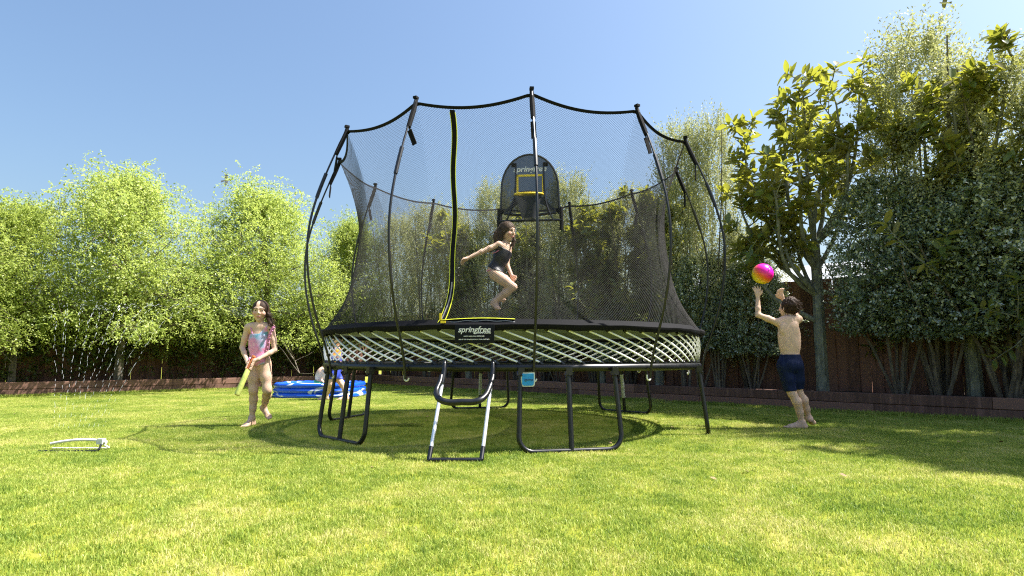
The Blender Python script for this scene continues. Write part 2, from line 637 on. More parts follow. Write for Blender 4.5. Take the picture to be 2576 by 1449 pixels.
# mat: open weave, lets part of the light through
m_matf, t_, p_, out_ = nt('woven_jumping_mat')
p_.inputs['Base Color'].default_value = (0.06, 0.065, 0.045, 1)
p_.inputs['Roughness'].default_value = 0.7
tl = t_.nodes.new('ShaderNodeBsdfTranslucent'); tl.inputs['Color'].default_value = (0.05, 0.065, 0.02, 1)
tp = t_.nodes.new('ShaderNodeBsdfTransparent')
m1 = t_.nodes.new('ShaderNodeMixShader'); m1.inputs[0].default_value = 0.25
t_.links.new(p_.outputs[0], m1.inputs[1]); t_.links.new(tl.outputs[0], m1.inputs[2])
m2 = t_.nodes.new('ShaderNodeMixShader'); m2.inputs[0].default_value = 0.16
t_.links.new(m1.outputs[0], m2.inputs[1]); t_.links.new(tp.outputs[0], m2.inputs[2])
t_.links.new(m2.outputs[0], out_.inputs['Surface'])
b = MB()
rings = []
for i in range(9):
    R = 1.9 * i / 8 + 0.001
    rings.append([cyl(R, 2 * PI * k / 72, Z_MAT - 0.035 * (1 - (R / 1.9) ** 2)) for k in range(72)])
b.loft(rings)
b.build('jumping_mat', m_matf, tramp)
# padded skirt at the mat edge
b = MB()
prof = [(1.87, .952), (1.90, .972), (1.955, .984), (1.995, .982), (2.008, .966), (2.004, .942), (1.99, .926), (1.97, .93), (1.965, .942), (1.91, .944)]
rings = []
for i in range(97):
    a = 2 * PI * i / 96
    w = 0.006 * math.sin(a * 17) + 0.004 * math.sin(a * 41 + 1)
    rings.append([cyl(R + 0.4 * w, a, z + (w if z < .945 else 0.3 * w)) for R, z in prof])
b.loft(rings)
b.build('edge_skirt', M_blackm, tramp)
# steel ring
b = MB()
b.tube([cyl(R_RING, 2 * PI * k / 96, Z_RING - 0.012) for k in range(96)], 0.03, 12, closed=True)
b.build('frame_ring', M_black, tramp)
# spring rods: one mesh shared by 80 parts
NR_ = 72
SPAN = 0.325
b = MB()
ptsr = []
for i in range(9):
    u = i / 8
    R = R_RING + (1.945 - R_RING) * u + 0.014 * math.sin(PI * u)
    a = -SPAN * u
    ptsr.append(Vector((R * math.sin(a), -R * math.cos(a), (Z_RING + 0.028) + (0.925 - Z_RING - 0.028) * u)))
b.tube(ptsr, [0.0078] * 9, 7)
rod_me = b.mesh('spring_rod', M_white)
b = MB()
b.tube([ptsr[0] + Vector((0.02, 0, -0.02)), ptsr[0] + (ptsr[1] - ptsr[0]) * 0.12], 0.015, 7)
sock_me = b.mesh('socket', M_black)
b = MB(); b.tube([ptsr[-1] + (ptsr[-2] - ptsr[-1]) * 0.1, ptsr[-1] + Vector((-0.012, 0, 0.012))], 0.013, 7)
tip_me = b.mesh('rod_tip', M_black)
for k in range(NR_):
    a = 2 * PI * (k + 0.3) / NR_
    o = link_mesh('spring_rod', rod_me, tramp)
    o.rotation_euler = (0, 0, a)
    for nm, me in (('socket', sock_me), ('rod_tip', tip_me)):
        link_mesh(nm, me, o)

# legs
WLEG = 0.3915
m_stick = mat('worn_white_sticker', (0.5, 0.52, 0.48), 0.6, var=0.5, nscale=60)


def leg_mesh():
    Rt, Rb = R_RING, 2.005
    zt, zb = Z_RING - 0.02, 0.018
    def P(s, z):
        u = (zt - z) / (zt - zb)
        return Vector((s, -(Rt + (Rb - Rt) * u), z))
    path = []
    rr = 0.11
    w0, w1 = WLEG - 0.012, WLEG + 0.015
    for i in range(5):
        z = zt + (zb + rr - zt) * i / 4
        path.append(P(-(w0 + (w1 - w0) * i / 4), z))
    for i in range(1, 8):
        an = PI / 2 * i / 8
        path.append(P(-w1 + rr * (1 - math.cos(an)), zb + rr - rr * math.sin(an)))
    for i in range(9):
        path.append(P(-w1 + rr + (2 * w1 - 2 * rr) * i / 8, zb))
    right = [Vector((-p.x, p.y, p.z)) for p in path[:12][::-1]]
    path += right
    b = MB(); b.tube(path, 0.019, 10)
    c = MB(); c.tube([P(0, zt - 0.02), P(0, 0.3), P(0, zb)], [0.0215, 0.0205, 0.02], 10)
    s = MB()
    pz = [P(0, 0.5), P(0, 0.2)]
    s.tube([q for q in pz], 0.0225, 12)
    brk = []
    for sx in (-(w0), 0, w0):
        t = MB()
        t.box(P(sx, zt - 0.02) + Vector((0, -0.004, 0)), (0.05, 0.05, 0.06))
        t.sphere(P(sx, zt - 0.05) + Vector((0.0, -0.028, 0)), 0.009, 6, 4)
        brk.append(t.mesh('bracket', M_black))
    return b.mesh('leg', M_black), c.mesh('centre_post', M_black), s.mesh('measuring_sticker', m_stick), brk


lm, cm, sm, bm_ = leg_mesh()
for k in range(6):
    o = link_mesh('leg', lm, tramp)
    o.rotation_euler = (0, 0, PHI + k * PI / 3)
    link_mesh('centre_post', cm, o)
    for q_ in bm_: link_mesh('bracket', q_, o)
    if k in (2, 3):
        link_mesh('measuring_sticker', sm, o)

# net rods
ROD = [(0.545, 1.975), (0.65, 1.985), (0.80, 2.03), (0.95, 2.09), (1.2, 2.17), (1.5, 2.225), (1.8, 2.235), (2.05, 2.195), (2.3, 2.12), (2.55, 2.03), (2.75, 1.95), (2.89, 1.89)]
rz_ = np.array([q[0] for q in ROD]); rr_ = np.array([q[1] for q in ROD])


def rodp(z):
    # smooth interpolation of the bowed rod
    zz = np.linspace(z - 0.12, z + 0.12, 9).clip(0.545, 2.89)
    return Vector((0, -float(np.interp(zz, rz_, rr_).mean()), z))


b = MB(); b.tube([rodp(z) for z in np.linspace(0.545, 2.25, 30)], 0.0105, 8); rod_lo = b.mesh('net_rod', M_black)
b = MB(); b.tube([rodp(z) for z in np.linspace(2.2, 2.885, 14)], 0.0085, 8); rod_up = b.mesh('upper_tube', M_black)
b = MB(); b.tube([rodp(z) for z in np.linspace(2.16, 2.40, 6)], 0.0165, 8); rod_sl = b.mesh('joint_sleeve', M_black)
b = MB()
b.tube([rodp(z) + Vector((0, 0.012, 0)) for z in np.linspace(2.6, 2.875, 6)], [0.02, 0.021, 0.022, 0.021, 0.02, 0.016], 8)
b.box(rodp(2.885) + Vector((0, 0.004, 0.004)), (0.034, 0.04, 0.02))
rod_pk = b.mesh('net_pocket', M_blackm)
hk = []
for i in range(12):
    an = PI * i / 11
    hk.append(Vector((-0.021 * math.cos(an), -1.962, 0.555 - 0.024 * math.sin(an))))
b = MB(); b.tube([hk[0] + Vector((0, 0, .02))] + hk, 0.007, 7); hook_me = b.mesh('hook', M_hook)
for k in range(12):
    a = PSI + k * STEP
    o = link_mesh('net_rod', rod_lo, tramp)
    o.rotation_euler = (0, 0, a)
    for nm, me in (('upper_tube', rod_up), ('joint_sleeve', rod_sl), ('net_pocket', rod_pk), ('hook', hook_me)):
        link_mesh(nm, me, o)
    # loose strap flap, each hanging at its own angle
    sw = [0.05, 0.42, -0.15, 0.0, 0.25, -0.2, 0.3, 0.2, -0.3, 0.35, -0.45, 0.4][k]
    b = MB()
    p0 = rodp(2.58) + Vector((0.0, 0.03, 0))
    M = Matrix.Rotation(-sw, 3, 'Y')
    b.box(p0 + M @ Vector((0, 0.0, -0.075)), (0.042, 0.008, 0.14), M=M)
    b.tube([p0 + Vector((0, 0, .06)), p0 + M @ Vector((0, 0, -0.02))], 0.007, 5)
    link_mesh('strap_flap', b.mesh('strap_flap', M_blackm), o)

# net surface
NV = np.array([0, .03, .08, .14, .22, .33, .5, .65, .8, .92, 1.0])
NRV = np.array([1.985, 1.935, 1.865, 1.80, 1.735, 1.69, 1.66, 1.675, 1.745, 1.83, 1.905])


def net_surf(a, v):
    a = np.asarray(a, float); v = np.asarray(v, float)
    s = ((a - PSI) / STEP) % 1.0
    c = 4 * s * (1 - s)
    ztop = 2.85 - 0.06 * c
    z = 0.962 + v * (ztop - 0.962)
    w = np.clip((v - 0.3) / 0.7, 0, 1); w = w * w * (3 - 2 * w)
    vs = np.stack([np.interp(v + d, NV, NRV) for d in (-.06, -.03, 0, .03, .06)]).mean(0)
    ends = np.interp(v, NV, NRV)
    kk = np.clip(np.minimum(v, 1 - v) / 0.06, 0, 1)
    R = vs * kk + ends * (1 - kk)
    R = R * (1 - w * c * 0.05)
    return np.stack([TC.x + R * np.sin(a), TC.y - R * np.cos(a), z], -1)


def strand_mesh(name, P, r, mtl):
    """P (n strands, m points, 3) -> 3 sided tubes in one mesh"""
    n, m_, _ = P.shape
    T = np.gradient(P, axis=1)
    T /= np.linalg.norm(T, axis=2, keepdims=True)
    out = P - np.array([TC.x, TC.y, 0]); out[..., 2] = 0
    out /= np.linalg.norm(out, axis=2, keepdims=True) + 1e-9
    A = out - T * (out * T).sum(2, keepdims=True); A /= np.linalg.norm(A, axis=2, keepdims=True)
    B = np.cross(T, A)
    V = np.stack([P + r * (A * math.cos(q) + B * math.sin(q)) for q in (0, 2 * PI / 3, 4 * PI / 3)], 2)   # n,m,3,3
    idx = np.arange(n * m_ * 3).reshape(n, m_, 3)
    F = []
    for k in range(3):
        l = (k + 1) % 3
        F.append(np.stack([idx[:, :-1, k], idx[:, :-1, l], idx[:, 1:, l], idx[:, 1:, k]], -1).reshape(-1, 4))
    return np_mesh(name, V.reshape(-1, 3) - np.array(TC), np.concatenate(F), mtl)


NST, NSEG = 500, 64
v = np.linspace(0, 1, NSEG)
for sgn in (1, -1):
    a0 = 2 * PI * np.arange(NST) / NST + 0.11
    A_ = a0[:, None] + sgn * 1.38 * v[None, :]
    P = net_surf(A_, np.broadcast_to(v, A_.shape))
    if sgn == 1: PA = P
    else: PB = P
me = strand_mesh('safety_net', np.concatenate([PA, PB]), 0.00095, M_net)
o = link_mesh('safety_net', me, tramp); tag(o, kind='stuff')
# top webbing band and bottom hem
for nm, vv0, vv1, th in (('top_band', 0.990, 1.002, 0.003), ('bottom_hem', -0.006, 0.026, 0.006)):
    b = MB()
    rings = []
    for i in range(193):
        a = 2 * PI * i / 192
        p0 = Vector(net_surf(a, vv0)); p1 = Vector(net_surf(a, vv1))
        q = (Vector((p0.x, p0.y, 0)) - TC).normalized() * th
        rings.append([p0 + q, p1 + q, p1 - q, p0 - q])
    b.loft(rings)
    b.build(nm, M_blackm, tramp)

# zipped doorway: upright band with lime piping
ZA = -0.292
door = None
def strip(fa, fv, width_ang, off, n=40, th=0.004):
    rings = []
    for i in range(n + 1):
        u = i / n
        a, vv = fa(u), fv(u)
        w = width_ang
        ps = []
        for da in (-w, w):
            p = Vector(net_surf(a + da, vv)); q = (Vector((p.x, p.y, 0)) - TC).normalized()
            ps.append((p + q * (off + th), p + q * (off - th)))
        rings.append([ps[0][0], ps[1][0], ps[1][1], ps[0][1]])
    return rings
wob = lambda u: ZA + 0.010 * math.sin(u * 7.0 + 0.5) + 0.006 * math.sin(u * 15)
b = MB(); b.loft(strip(lambda u: wob(u), lambda u: 0.02 + 0.965 * u, 0.0115, 0.008), cap=True)
door = b.build('door_zip', M_blackm, tramp)
for sg in (-1, 1):
    b = MB(); b.loft(strip(lambda u: wob(u) + sg * 0.0125, lambda u: 0.0 + 0.975 * u, 0.0013, 0.010, th=0.003), cap=True)
    b.build('piping', M_yel, door)
b = MB(); b.loft(strip(lambda u: wob(u * .2), lambda u: 0.03 + 0.17 * u, 0.0022, 0.014, th=0.003), cap=True)
b.build('zip_teeth', mat('grey_zip', (0.2, 0.2, 0.21), 0.5), door)
# horizontal zip along the sill
def hstrip(a0, a1, z0, z1, off, n=40, th=0.004, w=0.0):
    rings = []
    for i in range(n + 1):
        u = i / n
        a = a0 + (a1 - a0) * u
        R = 1.975 + off
        zz = 0.012 * math.sin(u * PI * .9) + 0.003 * math.sin(u * 23) * w
        rings.append([cyl(R - 0.03 * (z1 - .965) / .05, a, z1 + zz), cyl(R - 0.03 * (z0 - .965) / .05, a, z0 + zz), cyl(R - 0.012, a, z0 + zz), cyl(R - 0.042, a, z1 + zz)])
    return rings
b = MB(); b.loft(hstrip(ZA, 0.012, 0.967, 1.008, 0.008), cap=True); sill = b.build('sill_zip', M_blackm, tramp)
for z in (0.966, 1.006):
    b = MB(); b.loft(hstrip(ZA, 0.012, z - .0025, z + .0025, 0.014), cap=True); b.build('piping', M_yel, sill)
b = MB(); b.loft(hstrip(ZA + .01, 0.012, .982, .988, 0.012, w=1), cap=True); b.build('zip_teeth', bpy.data.materials['grey_zip'], sill)
b = MB()
p = cyl(2.0, ZA + 0.012, 1.0)
b.box(p + Vector((0, -0.01, .03)), (0.018, 0.01, 0.055)); b.box(p + Vector((0.02, -0.012, -0.012)), (0.04, 0.01, 0.018))
b.build('zip_pull', M_yel2, door)


def text(name, s, size, loc, rot, parent, mtl, shear=0.0, bold=0.0, ext=0.0008, align='CENTER', sx=1.0):
    c = bpy.data.curves.new(name, 'FONT')
    c.body = s; c.size = size; c.shear = shear; c.offset = bold; c.extrude = ext
    c.align_x = align; c.align_y = 'CENTER'
    c.resolution_u = 3
    c.materials.append(mtl)
    tmp = bpy.data.objects.new('lettering_curve', c)
    col.objects.link(tmp)
    me = bpy.data.meshes.new_from_object(tmp)
    col.objects.unlink(tmp)
    bpy.data.objects.remove(tmp)
    o = bpy.data.objects.new(name, me); col.objects.link(o)
    o.parent = parent
    o.location = Vector(loc) - WL.get(parent, Vector((0, 0, 0)))
    o.rotation_euler = rot
    o.scale = (sx, 1, 1)
    return o


# name panel on the skirt
BA = -0.143
m_pan = mat('black_vinyl_panel', (0.005, 0.006, 0.010), 0.65, 0, .2, var=0.25)
b = MB()
n_ = Vector((math.sin(BA), -math.cos(BA), 0)); tg = Vector((math.cos(BA), math.sin(BA), 0))
cpan = cyl(2.022, BA, 0.893)
rings = []
for i in range(7):
    u = -1 + 2 * i / 6
    cc = cpan + tg * (0.153 * u) - n_ * (0.012 * u * u)
    rings.append([cc + Vector((0, 0, .072)) - n_ * 0.004, cc + n_ * 0.003 + Vector((0, 0, 0)), cc - Vector((0, 0, .07)) + n_ * (-0.006), cc - Vector((0, 0, .07)) - n_ * 0.012, cc - n_ * 0.006, cc + Vector((0, 0, .072)) - n_ * 0.012])
b.loft(rings, cap=True)
panel = b.build('name_panel', m_pan, tramp)
rt = (PI / 2, 0, BA)
text('lettering', 'springfree', 0.062, cpan + n_ * 0.006 + Vector((0, 0, .032)), rt, panel, M_print, 0.25, 0.0007, sx=1.0)
text('small_lettering', 'TRAMPOLINE', 0.019, cpan + n_ * 0.006 + tg * 0.072 + Vector((0, 0, .008)), rt, panel, M_print, 0.0, 0.0005)
text('small_lettering', 'SAFETY GUIDE: READ BEFORE USE', 0.0105, cpan + n_ * 0.005 + Vector((0, 0, -.018)), rt, panel, M_print, 0, 0.0003)
text('small_lettering', 'USE OF THIS TRAMPOLINE IS AT YOUR OWN RISK', 0.0105, cpan + n_ * 0.003 + Vector((0, 0, -.042)), rt, panel, M_print, 0, 0.0003)
# blue tag hanging on the frame
b = MB()
ctag = at(1328, 955, 4.585)
def rrect(w, h, r, low_only=True):
    q = []
    for (cx, cy, a0, on) in ((w - r, -h + r, -90, 1), (w - (.006 if low_only else r), h - (.006 if low_only else r), 0, 0), (-w + .006, h - .006, 90, 0), (-w + r, -h + r, 180, 1)):
        rr = r if on else .006
        for i in range(6):
            an = math.radians(a0 + 90 * i / 5); q.append((cx + rr * math.cos(an), cy + rr * math.sin(an)))
    return q
def plate(b, c, w, h, r, y0, y1, m=0):
    q = rrect(w, h, r)
    b.loft([[c + Vector((x, y0, z)) for x, z in q], [c + Vector((x, y1, z)) for x, z in q]], cap=True, m=m)
plate(b, ctag, .053, .053, .022, 0.008, 0.0)
tagp = b.build('tag_plate', mat('cream_tag_border', (0.62, 0.62, 0.5), 0.5), tramp)
b = MB(); plate(b, ctag + Vector((0, -0.001, 0)), .044, .045, .017, 0.0, -0.003)
b.build('tag_face', mat('cyan_tag', (0.01, 0.27, 0.62), 0.4), tagp)
text('tag_lettering', 'tgoma', 0.026, ctag + Vector((.004, -0.0055, 0)), (PI / 2, 0, 0), tagp, mat('navy_print', (0.01, 0.03, 0.1), .5), 0.3, 0)

# ------------------------------------------------------------------ step ladder hooked to the frame
LB = Vector((-0.385, 4.17, 0))
lad = empty('trampoline_ladder', LB, 'bright metal ladder with curved black step leaning on the trampoline frame', 'ladder')
def lp(px, py, Y): return at(px, py, Y)
tops = (at(1119, 925, 4.60), at(1240, 925, 4.60))
feet = (at(1079, 1152, 4.20), at(1211, 1156, 4.20))
for s in range(2):
    T, F_ = tops[s], Vector((feet[s].x, feet[s].y, 0.012))
    d = (F_ - T)
    b = MB(); b.tube([T + d * 0.16, T + d * 0.87], 0.0135, 10); b.build('rail', M_alu, lad)
    b = MB(); b.tube([T + d * 0.86, F_ + Vector((0, 0, 0.01))], 0.0165, 10); b.build('foot_cap', M_black, lad)
    b = MB()
    hkp = [T + Vector((0, .05, .02)), T + Vector((0, .04, .05)), T + Vector((0, 0, .055)), T + Vector((0, -.035, .03)), T + Vector((0, -.04, -0.02)), T + d * 0.18 + Vector((0, -0.016, 0))]
    b.tube(hkp, [.012, .014, .015, .016, .019, .019], 10); b.build('hook_arm', M_black, lad)
fl, fr = feet
b = MB(); b.tube([Vector((fl.x - .008, fl.y, 0.02)), Vector((fr.x + .008, fr.y, 0.02))], 0.0165, 10); b.build('foot_bar', M_black, lad)
T0, T1 = tops
sp = []
A0, A1 = at(1110, 945, 4.52), at(1240, 945, 4.52)
B0, B1 = at(1099, 990, 4.42), at(1230, 985, 4.42)
cen = (at(1163, 1011, 4.30))
left = [A0, at(1107, 960, 4.48), at(1098, 982, 4.42), at(1100, 997, 4.36), at(1112, 1008, 4.31)]
right = [A1, at(1237, 958, 4.48), at(1230, 978, 4.42), at(1222, 994, 4.36), at(1208, 1006, 4.31)]
mid = [at(1135, 1012.5, 4.30), cen, at(1190, 1011, 4.30)]
ctrl = left + mid + right[::-1]
def smooth_path(c, n=5):
    out = []
    for i in range(len(c) - 1):
        p0, p1, p2, p3 = c[max(i - 1, 0)], c[i], c[i + 1], c[min(i + 2, len(c) - 1)]
        for k in range(n):
            t = k / n
            out.append(0.5 * ((2 * p1) + (p2 - p0) * t + (2 * p0 - 5 * p1 + 4 * p2 - p3) * t * t + (3 * p1 - p0 - 3 * p2 + p3) * t ** 3))
    out.append(c[-1])
    return out
b = MB(); sp_ = smooth_path(ctrl); nn_ = len(sp_)
b.tube(sp_, [0.017 + 0.007 * math.sin(PI * i / (nn_ - 1)) for i in range(nn_)], 12); b.build('step', M_black, lad)

# ------------------------------------------------------------------ basketball hoop mounted inside the net
HB = Vector((0.245, 8.17, 0))
HC = at(1333, 540, 8.17)
hoop = empty('basketball_hoop', HC, 'arched dark mesh basketball backboard with yellow square inside the trampoline net', 'basketball hoop')
HR = math.radians(6)
hx = Vector((math.cos(HR), -math.sin(HR), 0)); hy = Vector((-math.sin(HR), -math.cos(HR), 0)); hz = Vector((0, 0.05, 1)).normalized()
def hp(x, z, y=0.0): return HC + hx * x + hz * z + hy * y
arch = [(-0.405, 0.0), (-0.405, 0.12), (-0.40, 0.30)]
for i in range(1, 16):
    an = PI - PI * i / 16
    arch.append((0.40 * math.cos(an), 0.34 + 0.535 * math.sin(an) ** 0.9))
arch += [(0.40, 0.30), (0.405, 0.12), (0.405, 0.0)]
b = MB(); b.tube([hp(x, z) for x, z in arch], 0.014, 8)
b.build('frame_arch', M_black, hoop)
m_fab, t_, p_, out_ = nt('dark_mesh_fabric')
p_.inputs['Base Color'].default_value = (0.016, 0.02, 0.03, 1); p_.inputs['Roughness'].default_value = 0.8
tp = t_.nodes.new('ShaderNodeBsdfTransparent'); mx_ = t_.nodes.new('ShaderNodeMixShader'); mx_.inputs[0].default_value = 0.13
t_.links.new(p_.outputs[0], mx_.inputs[1]); t_.links.new(tp.outputs[0], mx_.inputs[2]); t_.links.new(mx_.outputs[0], out_.inputs['Surface'])
b = MB()
cen_z = 0.25
q = [hp(x, z, -0.004) for x, z in arch]
b.add([hp(0, cen_z, -0.004)] + q, [(0, i + 1, i + 2) for i in range(len(q) - 1)])
panel2 = b.build('fabric_panel', m_fab, hoop)
for sg in (-1, 1):
    b = MB(); b.tube(smooth_path([hp(sg * .33, -.10, .03), hp(sg * .28, .0, .05), hp(sg * .225, .18, .03), hp(sg * .2, .4, .015), hp(sg * .195, .70, .012)], 4), 0.013, 6); b.build('strut', M_black, hoop)
    b = MB(); b.box(hp(sg * .22, .72, .01), (0.07, 0.03, 0.05), -HR); b.build('corner_patch', M_blackm, hoop)
    b = MB(); b.box(hp(sg * .40, .05, .01), (0.07, 0.03, 0.05), -HR); b.build('corner_patch', M_blackm, hoop)
    b = MB(); b.tube([hp(sg * .43, .10, -.02), hp(sg * .435, -.10, -.02), hp(sg * .43, -.22, -.02)], 0.026, 8); b.build('post_sleeve', M_blackm, hoop)
b = MB()
for (x0, z0, x1, z1) in ((-.185, .55, .2, .58), (-.185, .27, .2, .30), (-.185, .27, -.157, .58), (.172, .27, .2, .58)):
    b.add([hp(x0, z0, .008), hp(x1, z0, .008), hp(x1, z1, .008), hp(x0, z1, .008), hp(x0, z0, .002), hp(x1, z0, .002), hp(x1, z1, .002), hp(x0, z1, .002)], [(0, 1, 2, 3), (7, 6, 5, 4), (0, 4, 5, 1), (1, 5, 6, 2), (2, 6, 7, 3), (3, 7, 4, 0)])
b.build('target_square', M_yel2, hoop, False)
text('lettering', 'springfree', 0.115, hp(0.0, .655, .012), (PI / 2 - 0.05, 0, -HR), hoop, M_print, 0.25, 0.002)
b = MB(); b.tube([hp(.19 * math.cos(2 * PI * i / 32), .235 - .035 * math.sin(2 * PI * i / 32), .21 + .19 * math.sin(2 * PI * i / 32)) for i in range(32)], 0.013, 8, closed=True); b.build('rim', M_yel2, hoop)
b = MB()
rings = []
for i in range(6):
    r = .18 - .018 * i; z = .235 - .07 * i
    rings.append([hp(r * math.cos(2 * PI * k / 24), z, .21 + r * math.sin(2 * PI * k / 24)) for k in range(24)])
b.loft(rings); b.build('hoop_net', m_fab, hoop)
b = MB(); b.tube([hp(-.44, -.085, 0), hp(.44, -.085, 0)], 0.016, 8); b.build('crossbar', M_black, hoop)
b = MB(); b.tube([hp(-.36, .02, 0), hp(-.1, -.01, .01), hp(.1, -.01, .01), hp(.36, .02, 0)], 0.02, 8); b.build('crossbar', M_black, hoop)
b = MB()
b.add([hp(-.36, .03, .004), hp(.36, .03, .004), hp(.2, .25, .004), hp(-.2, .25, .004)], [(0, 1, 2, 3)]); b.build('lower_panel', m_fab, hoop)
# ------------------------------------------------------------------ trees and shrubs
def unit(v):
    return v / (np.linalg.norm(v, axis=-1, keepdims=True) + 1e-9)


def leaves(name, C, D, L, W, mtl, tint, nrm=None, fold=0.25, six=False):
    """C base points, D long axis, L length, W half width"""
    N = len(C)
    D = unit(D)
    r = rng.standard_normal((N, 3)) if nrm is None else nrm + 0.35 * rng.standard_normal((N, 3))
    S_ = unit(np.cross(D, r))
    U = np.cross(S_, D)
    L = np.asarray(L)[:, None]; W = np.asarray(W)[:, None]
    tip = C + D * L - U * L * 0.10
    if six:
        V = np.stack([C, C + D * L * .28 + S_ * W * .85 + U * W * fold, C + D * L * .68 + S_ * W * .9 + U * W * fold - U * L * .04, tip,
                      C + D * L * .68 - S_ * W * .9 + U * W * fold - U * L * .04, C + D * L * .28 - S_ * W * .85 + U * W * fold], 1)
        i0 = np.arange(N)[:, None] * 6
        F = np.concatenate([i0 + np.array([0, 1, 2, 3]), i0 + np.array([0, 3, 4, 5])])
        k = 6
    else:
        V = np.stack([C, C + D * L * .45 + S_ * W + U * W * fold, tip, C + D * L * .45 - S_ * W + U * W * fold], 1)
        i0 = np.arange(N)[:, None] * 4
        F = i0 + np.array([0, 1, 2, 3])
        k = 4
    return np_mesh(name, V.reshape(-1, 3), F, mtl, False, np.repeat(tint, k))


def bark(name, c):
    m, t, p, _ = nt(name)
    mp = t.nodes.new('ShaderNodeMapping'); mp.inputs['Scale'].default_value = (1, 1, .35)
    t.links.new(objco(t), mp.inputs['Vector'])
    n = noise(t, 22, 5, .65, mp.outputs['Vector'])
    t.links.new(ramp(t, [(.35, tuple(x * .5 for x in c)), (.55, c), (.72, tuple(min(1, x * 1.6) for x in c))], n), p.inputs['Base Color'])
    p.inputs['Roughness'].default_value = .9
    bump(t, p, n, .7, .02)
    return m


M_bark = bark('grey_brown_bark', (0.15, 0.125, 0.095))
M_bark_l = bark('lichen_bark', (0.20, 0.205, 0.16))
M_elm = leaf_mat('fresh_green_leaf', [(0.0, (0.10, 0.16, 0.035)), (0.45, (0.25, 0.32, 0.075)), (1.0, (0.46, 0.48, 0.15))], trans=.46, tcol=(.54, .64, .14))
M_mag = leaf_mat('magnolia_leaf', [(0.0, (0.06, 0.10, 0.03)), (0.55, (0.115, 0.165, 0.042)), (1.0, (0.23, 0.24, 0.05))], back=(0.20, 0.185, 0.075), rough=.3, spec=.55, trans=.38, tcol=(.47, .48, .05))
M_pale = leaf_mat('silver_green_leaf', [(0.0, (0.13, 0.15, 0.07)), (0.5, (0.28, 0.30, 0.16)), (1.0, (0.52, 0.51, 0.34))], rough=.5, trans=.35, tcol=(.52, .54, .2))
M_dark = leaf_mat('dark_glossy_leaf', [(0.0, (0.06, 0.09, 0.05)), (0.4, (0.18, 0.235, 0.14)), (0.7, (0.38, 0.43, 0.33)), (1.0, (0.7, 0.72, 0.64))], rough=.36, spec=.6, trans=.25, tcol=(.30, .40, .17))
M_creep = leaf_mat('creeper_leaf', [(0.0, (0.025, 0.045, 0.012)), (0.6, (0.06, 0.085, 0.02)), (1.0, (0.17, 0.17, 0.05))], trans=.28, tcol=(.2, .26, .03))


def branch(b, p, d, ln, r, wob_=.12, n=5, up=.05, rend=.35):
    pts_, p, d = [Vector(p)], Vector(p), Vector(d).normalized()
    for i in range(n):
        d = (d + Vector(rng.normal(0, wob_, 3)) + Vector((0, 0, up))).normalized()
        p = p + d * (ln / n)
        pts_.append(p.copy())
    b.tube(pts_, [r * (1 - (1 - rend) * i / n) for i in range(n + 1)], 6)
    return pts_, d


def elm_tree(H, R, zc, nl, seed):
    """loose broad crown of small leaves on fine hanging twigs"""
    global rng
    rng = np.random.default_rng(seed)
    b = MB()
    trunk, d = branch(b, (0, 0, -.1), (0.02, 0, 1), H * .93, .085, .05, 8, .1, .25)
    ends = []
    for i in range(44):
        u = .26 + .74 * (i / 44) ** 1.05
        q = trunk[min(8, int(u * 8))]
        an = i * 2.4 + rng.uniform(-.4, .4)
        el = .05 + .85 * u ** 1.3 + rng.uniform(-.25, .25)
        dd = Vector((math.cos(an) * math.cos(el), math.sin(an) * math.cos(el), math.sin(el)))
        prof = float(np.interp(u, [.06, .3, .5, .75, 1], [.9, 1.2, 1.12, .72, .14]))
        ln = R * (.65 + .5 * rng.random()) * prof
        pp, d2 = branch(b, q, dd, ln, .03 * (1.2 - u), .16, 5, .0)
        for j in range(1, 6):
            ends.append((pp[j], d2))
            if j < 3 and u > .6: continue
            for k in range(2):
                sd = (d2 + Vector(rng.normal(0, .8, 3))).normalized()
                if pp[j].z < .9: sd = (sd + Vector((0, 0, .9))).normalized()
                p3, d3 = branch(b, pp[j], sd, ln * .38, .006, .2, 3, -.04)
                ends += [(p3[2], d3), (p3[3], d3)]
    E_ = np.array([e[0] for e in ends]); DE = np.array([e[1] for e in ends])
    # drooping twigs of leaves round every branch end
    nt_ = nl // 14
    ti = rng.integers(0, len(E_), nt_)
    base = E_[ti] + rng.normal(0, .17 * R / 1.5, (nt_, 3))
    td = unit(rng.standard_normal((nt_, 3)) + .5 * DE[ti] + np.array([0, 0, -.2]))
    u = np.tile(np.linspace(.05, 1, 14), nt_)
    C = np.repeat(base, 14, 0) + np.repeat(td, 14, 0) * (u * .34)[:, None]
    C[:, 2] -= .10 * u ** 2
    C += rng.normal(0, .012, C.shape)
    D = unit(np.repeat(td, 14, 0) * .5 + rng.standard_normal(C.shape) * .8 + np.array([0, 0, -.35]))
    clump = np.repeat(rng.random(nt_), 14)
    keep = C[:, 2] > np.repeat(.6 + .35 * rng.random(nt_), 14)      # clear stem below the crown
    C, D, clump = C[keep], D[keep], clump[keep]
    N = len(C)
    rr = np.linalg.norm(C[:, :2], axis=1) / R
    tint = np.clip(.62 * clump + .28 * rng.random(N) + .14 * (C[:, 2] / H) + .06 * rr - .08, 0, 1)
    me = leaves('crown', C, D, rng.uniform(.03, .062, N), rng.uniform(.010, .017, N), M_elm, tint, np.array([0.35, -.2, .8]))
    return b.mesh('trunk', M_bark), me


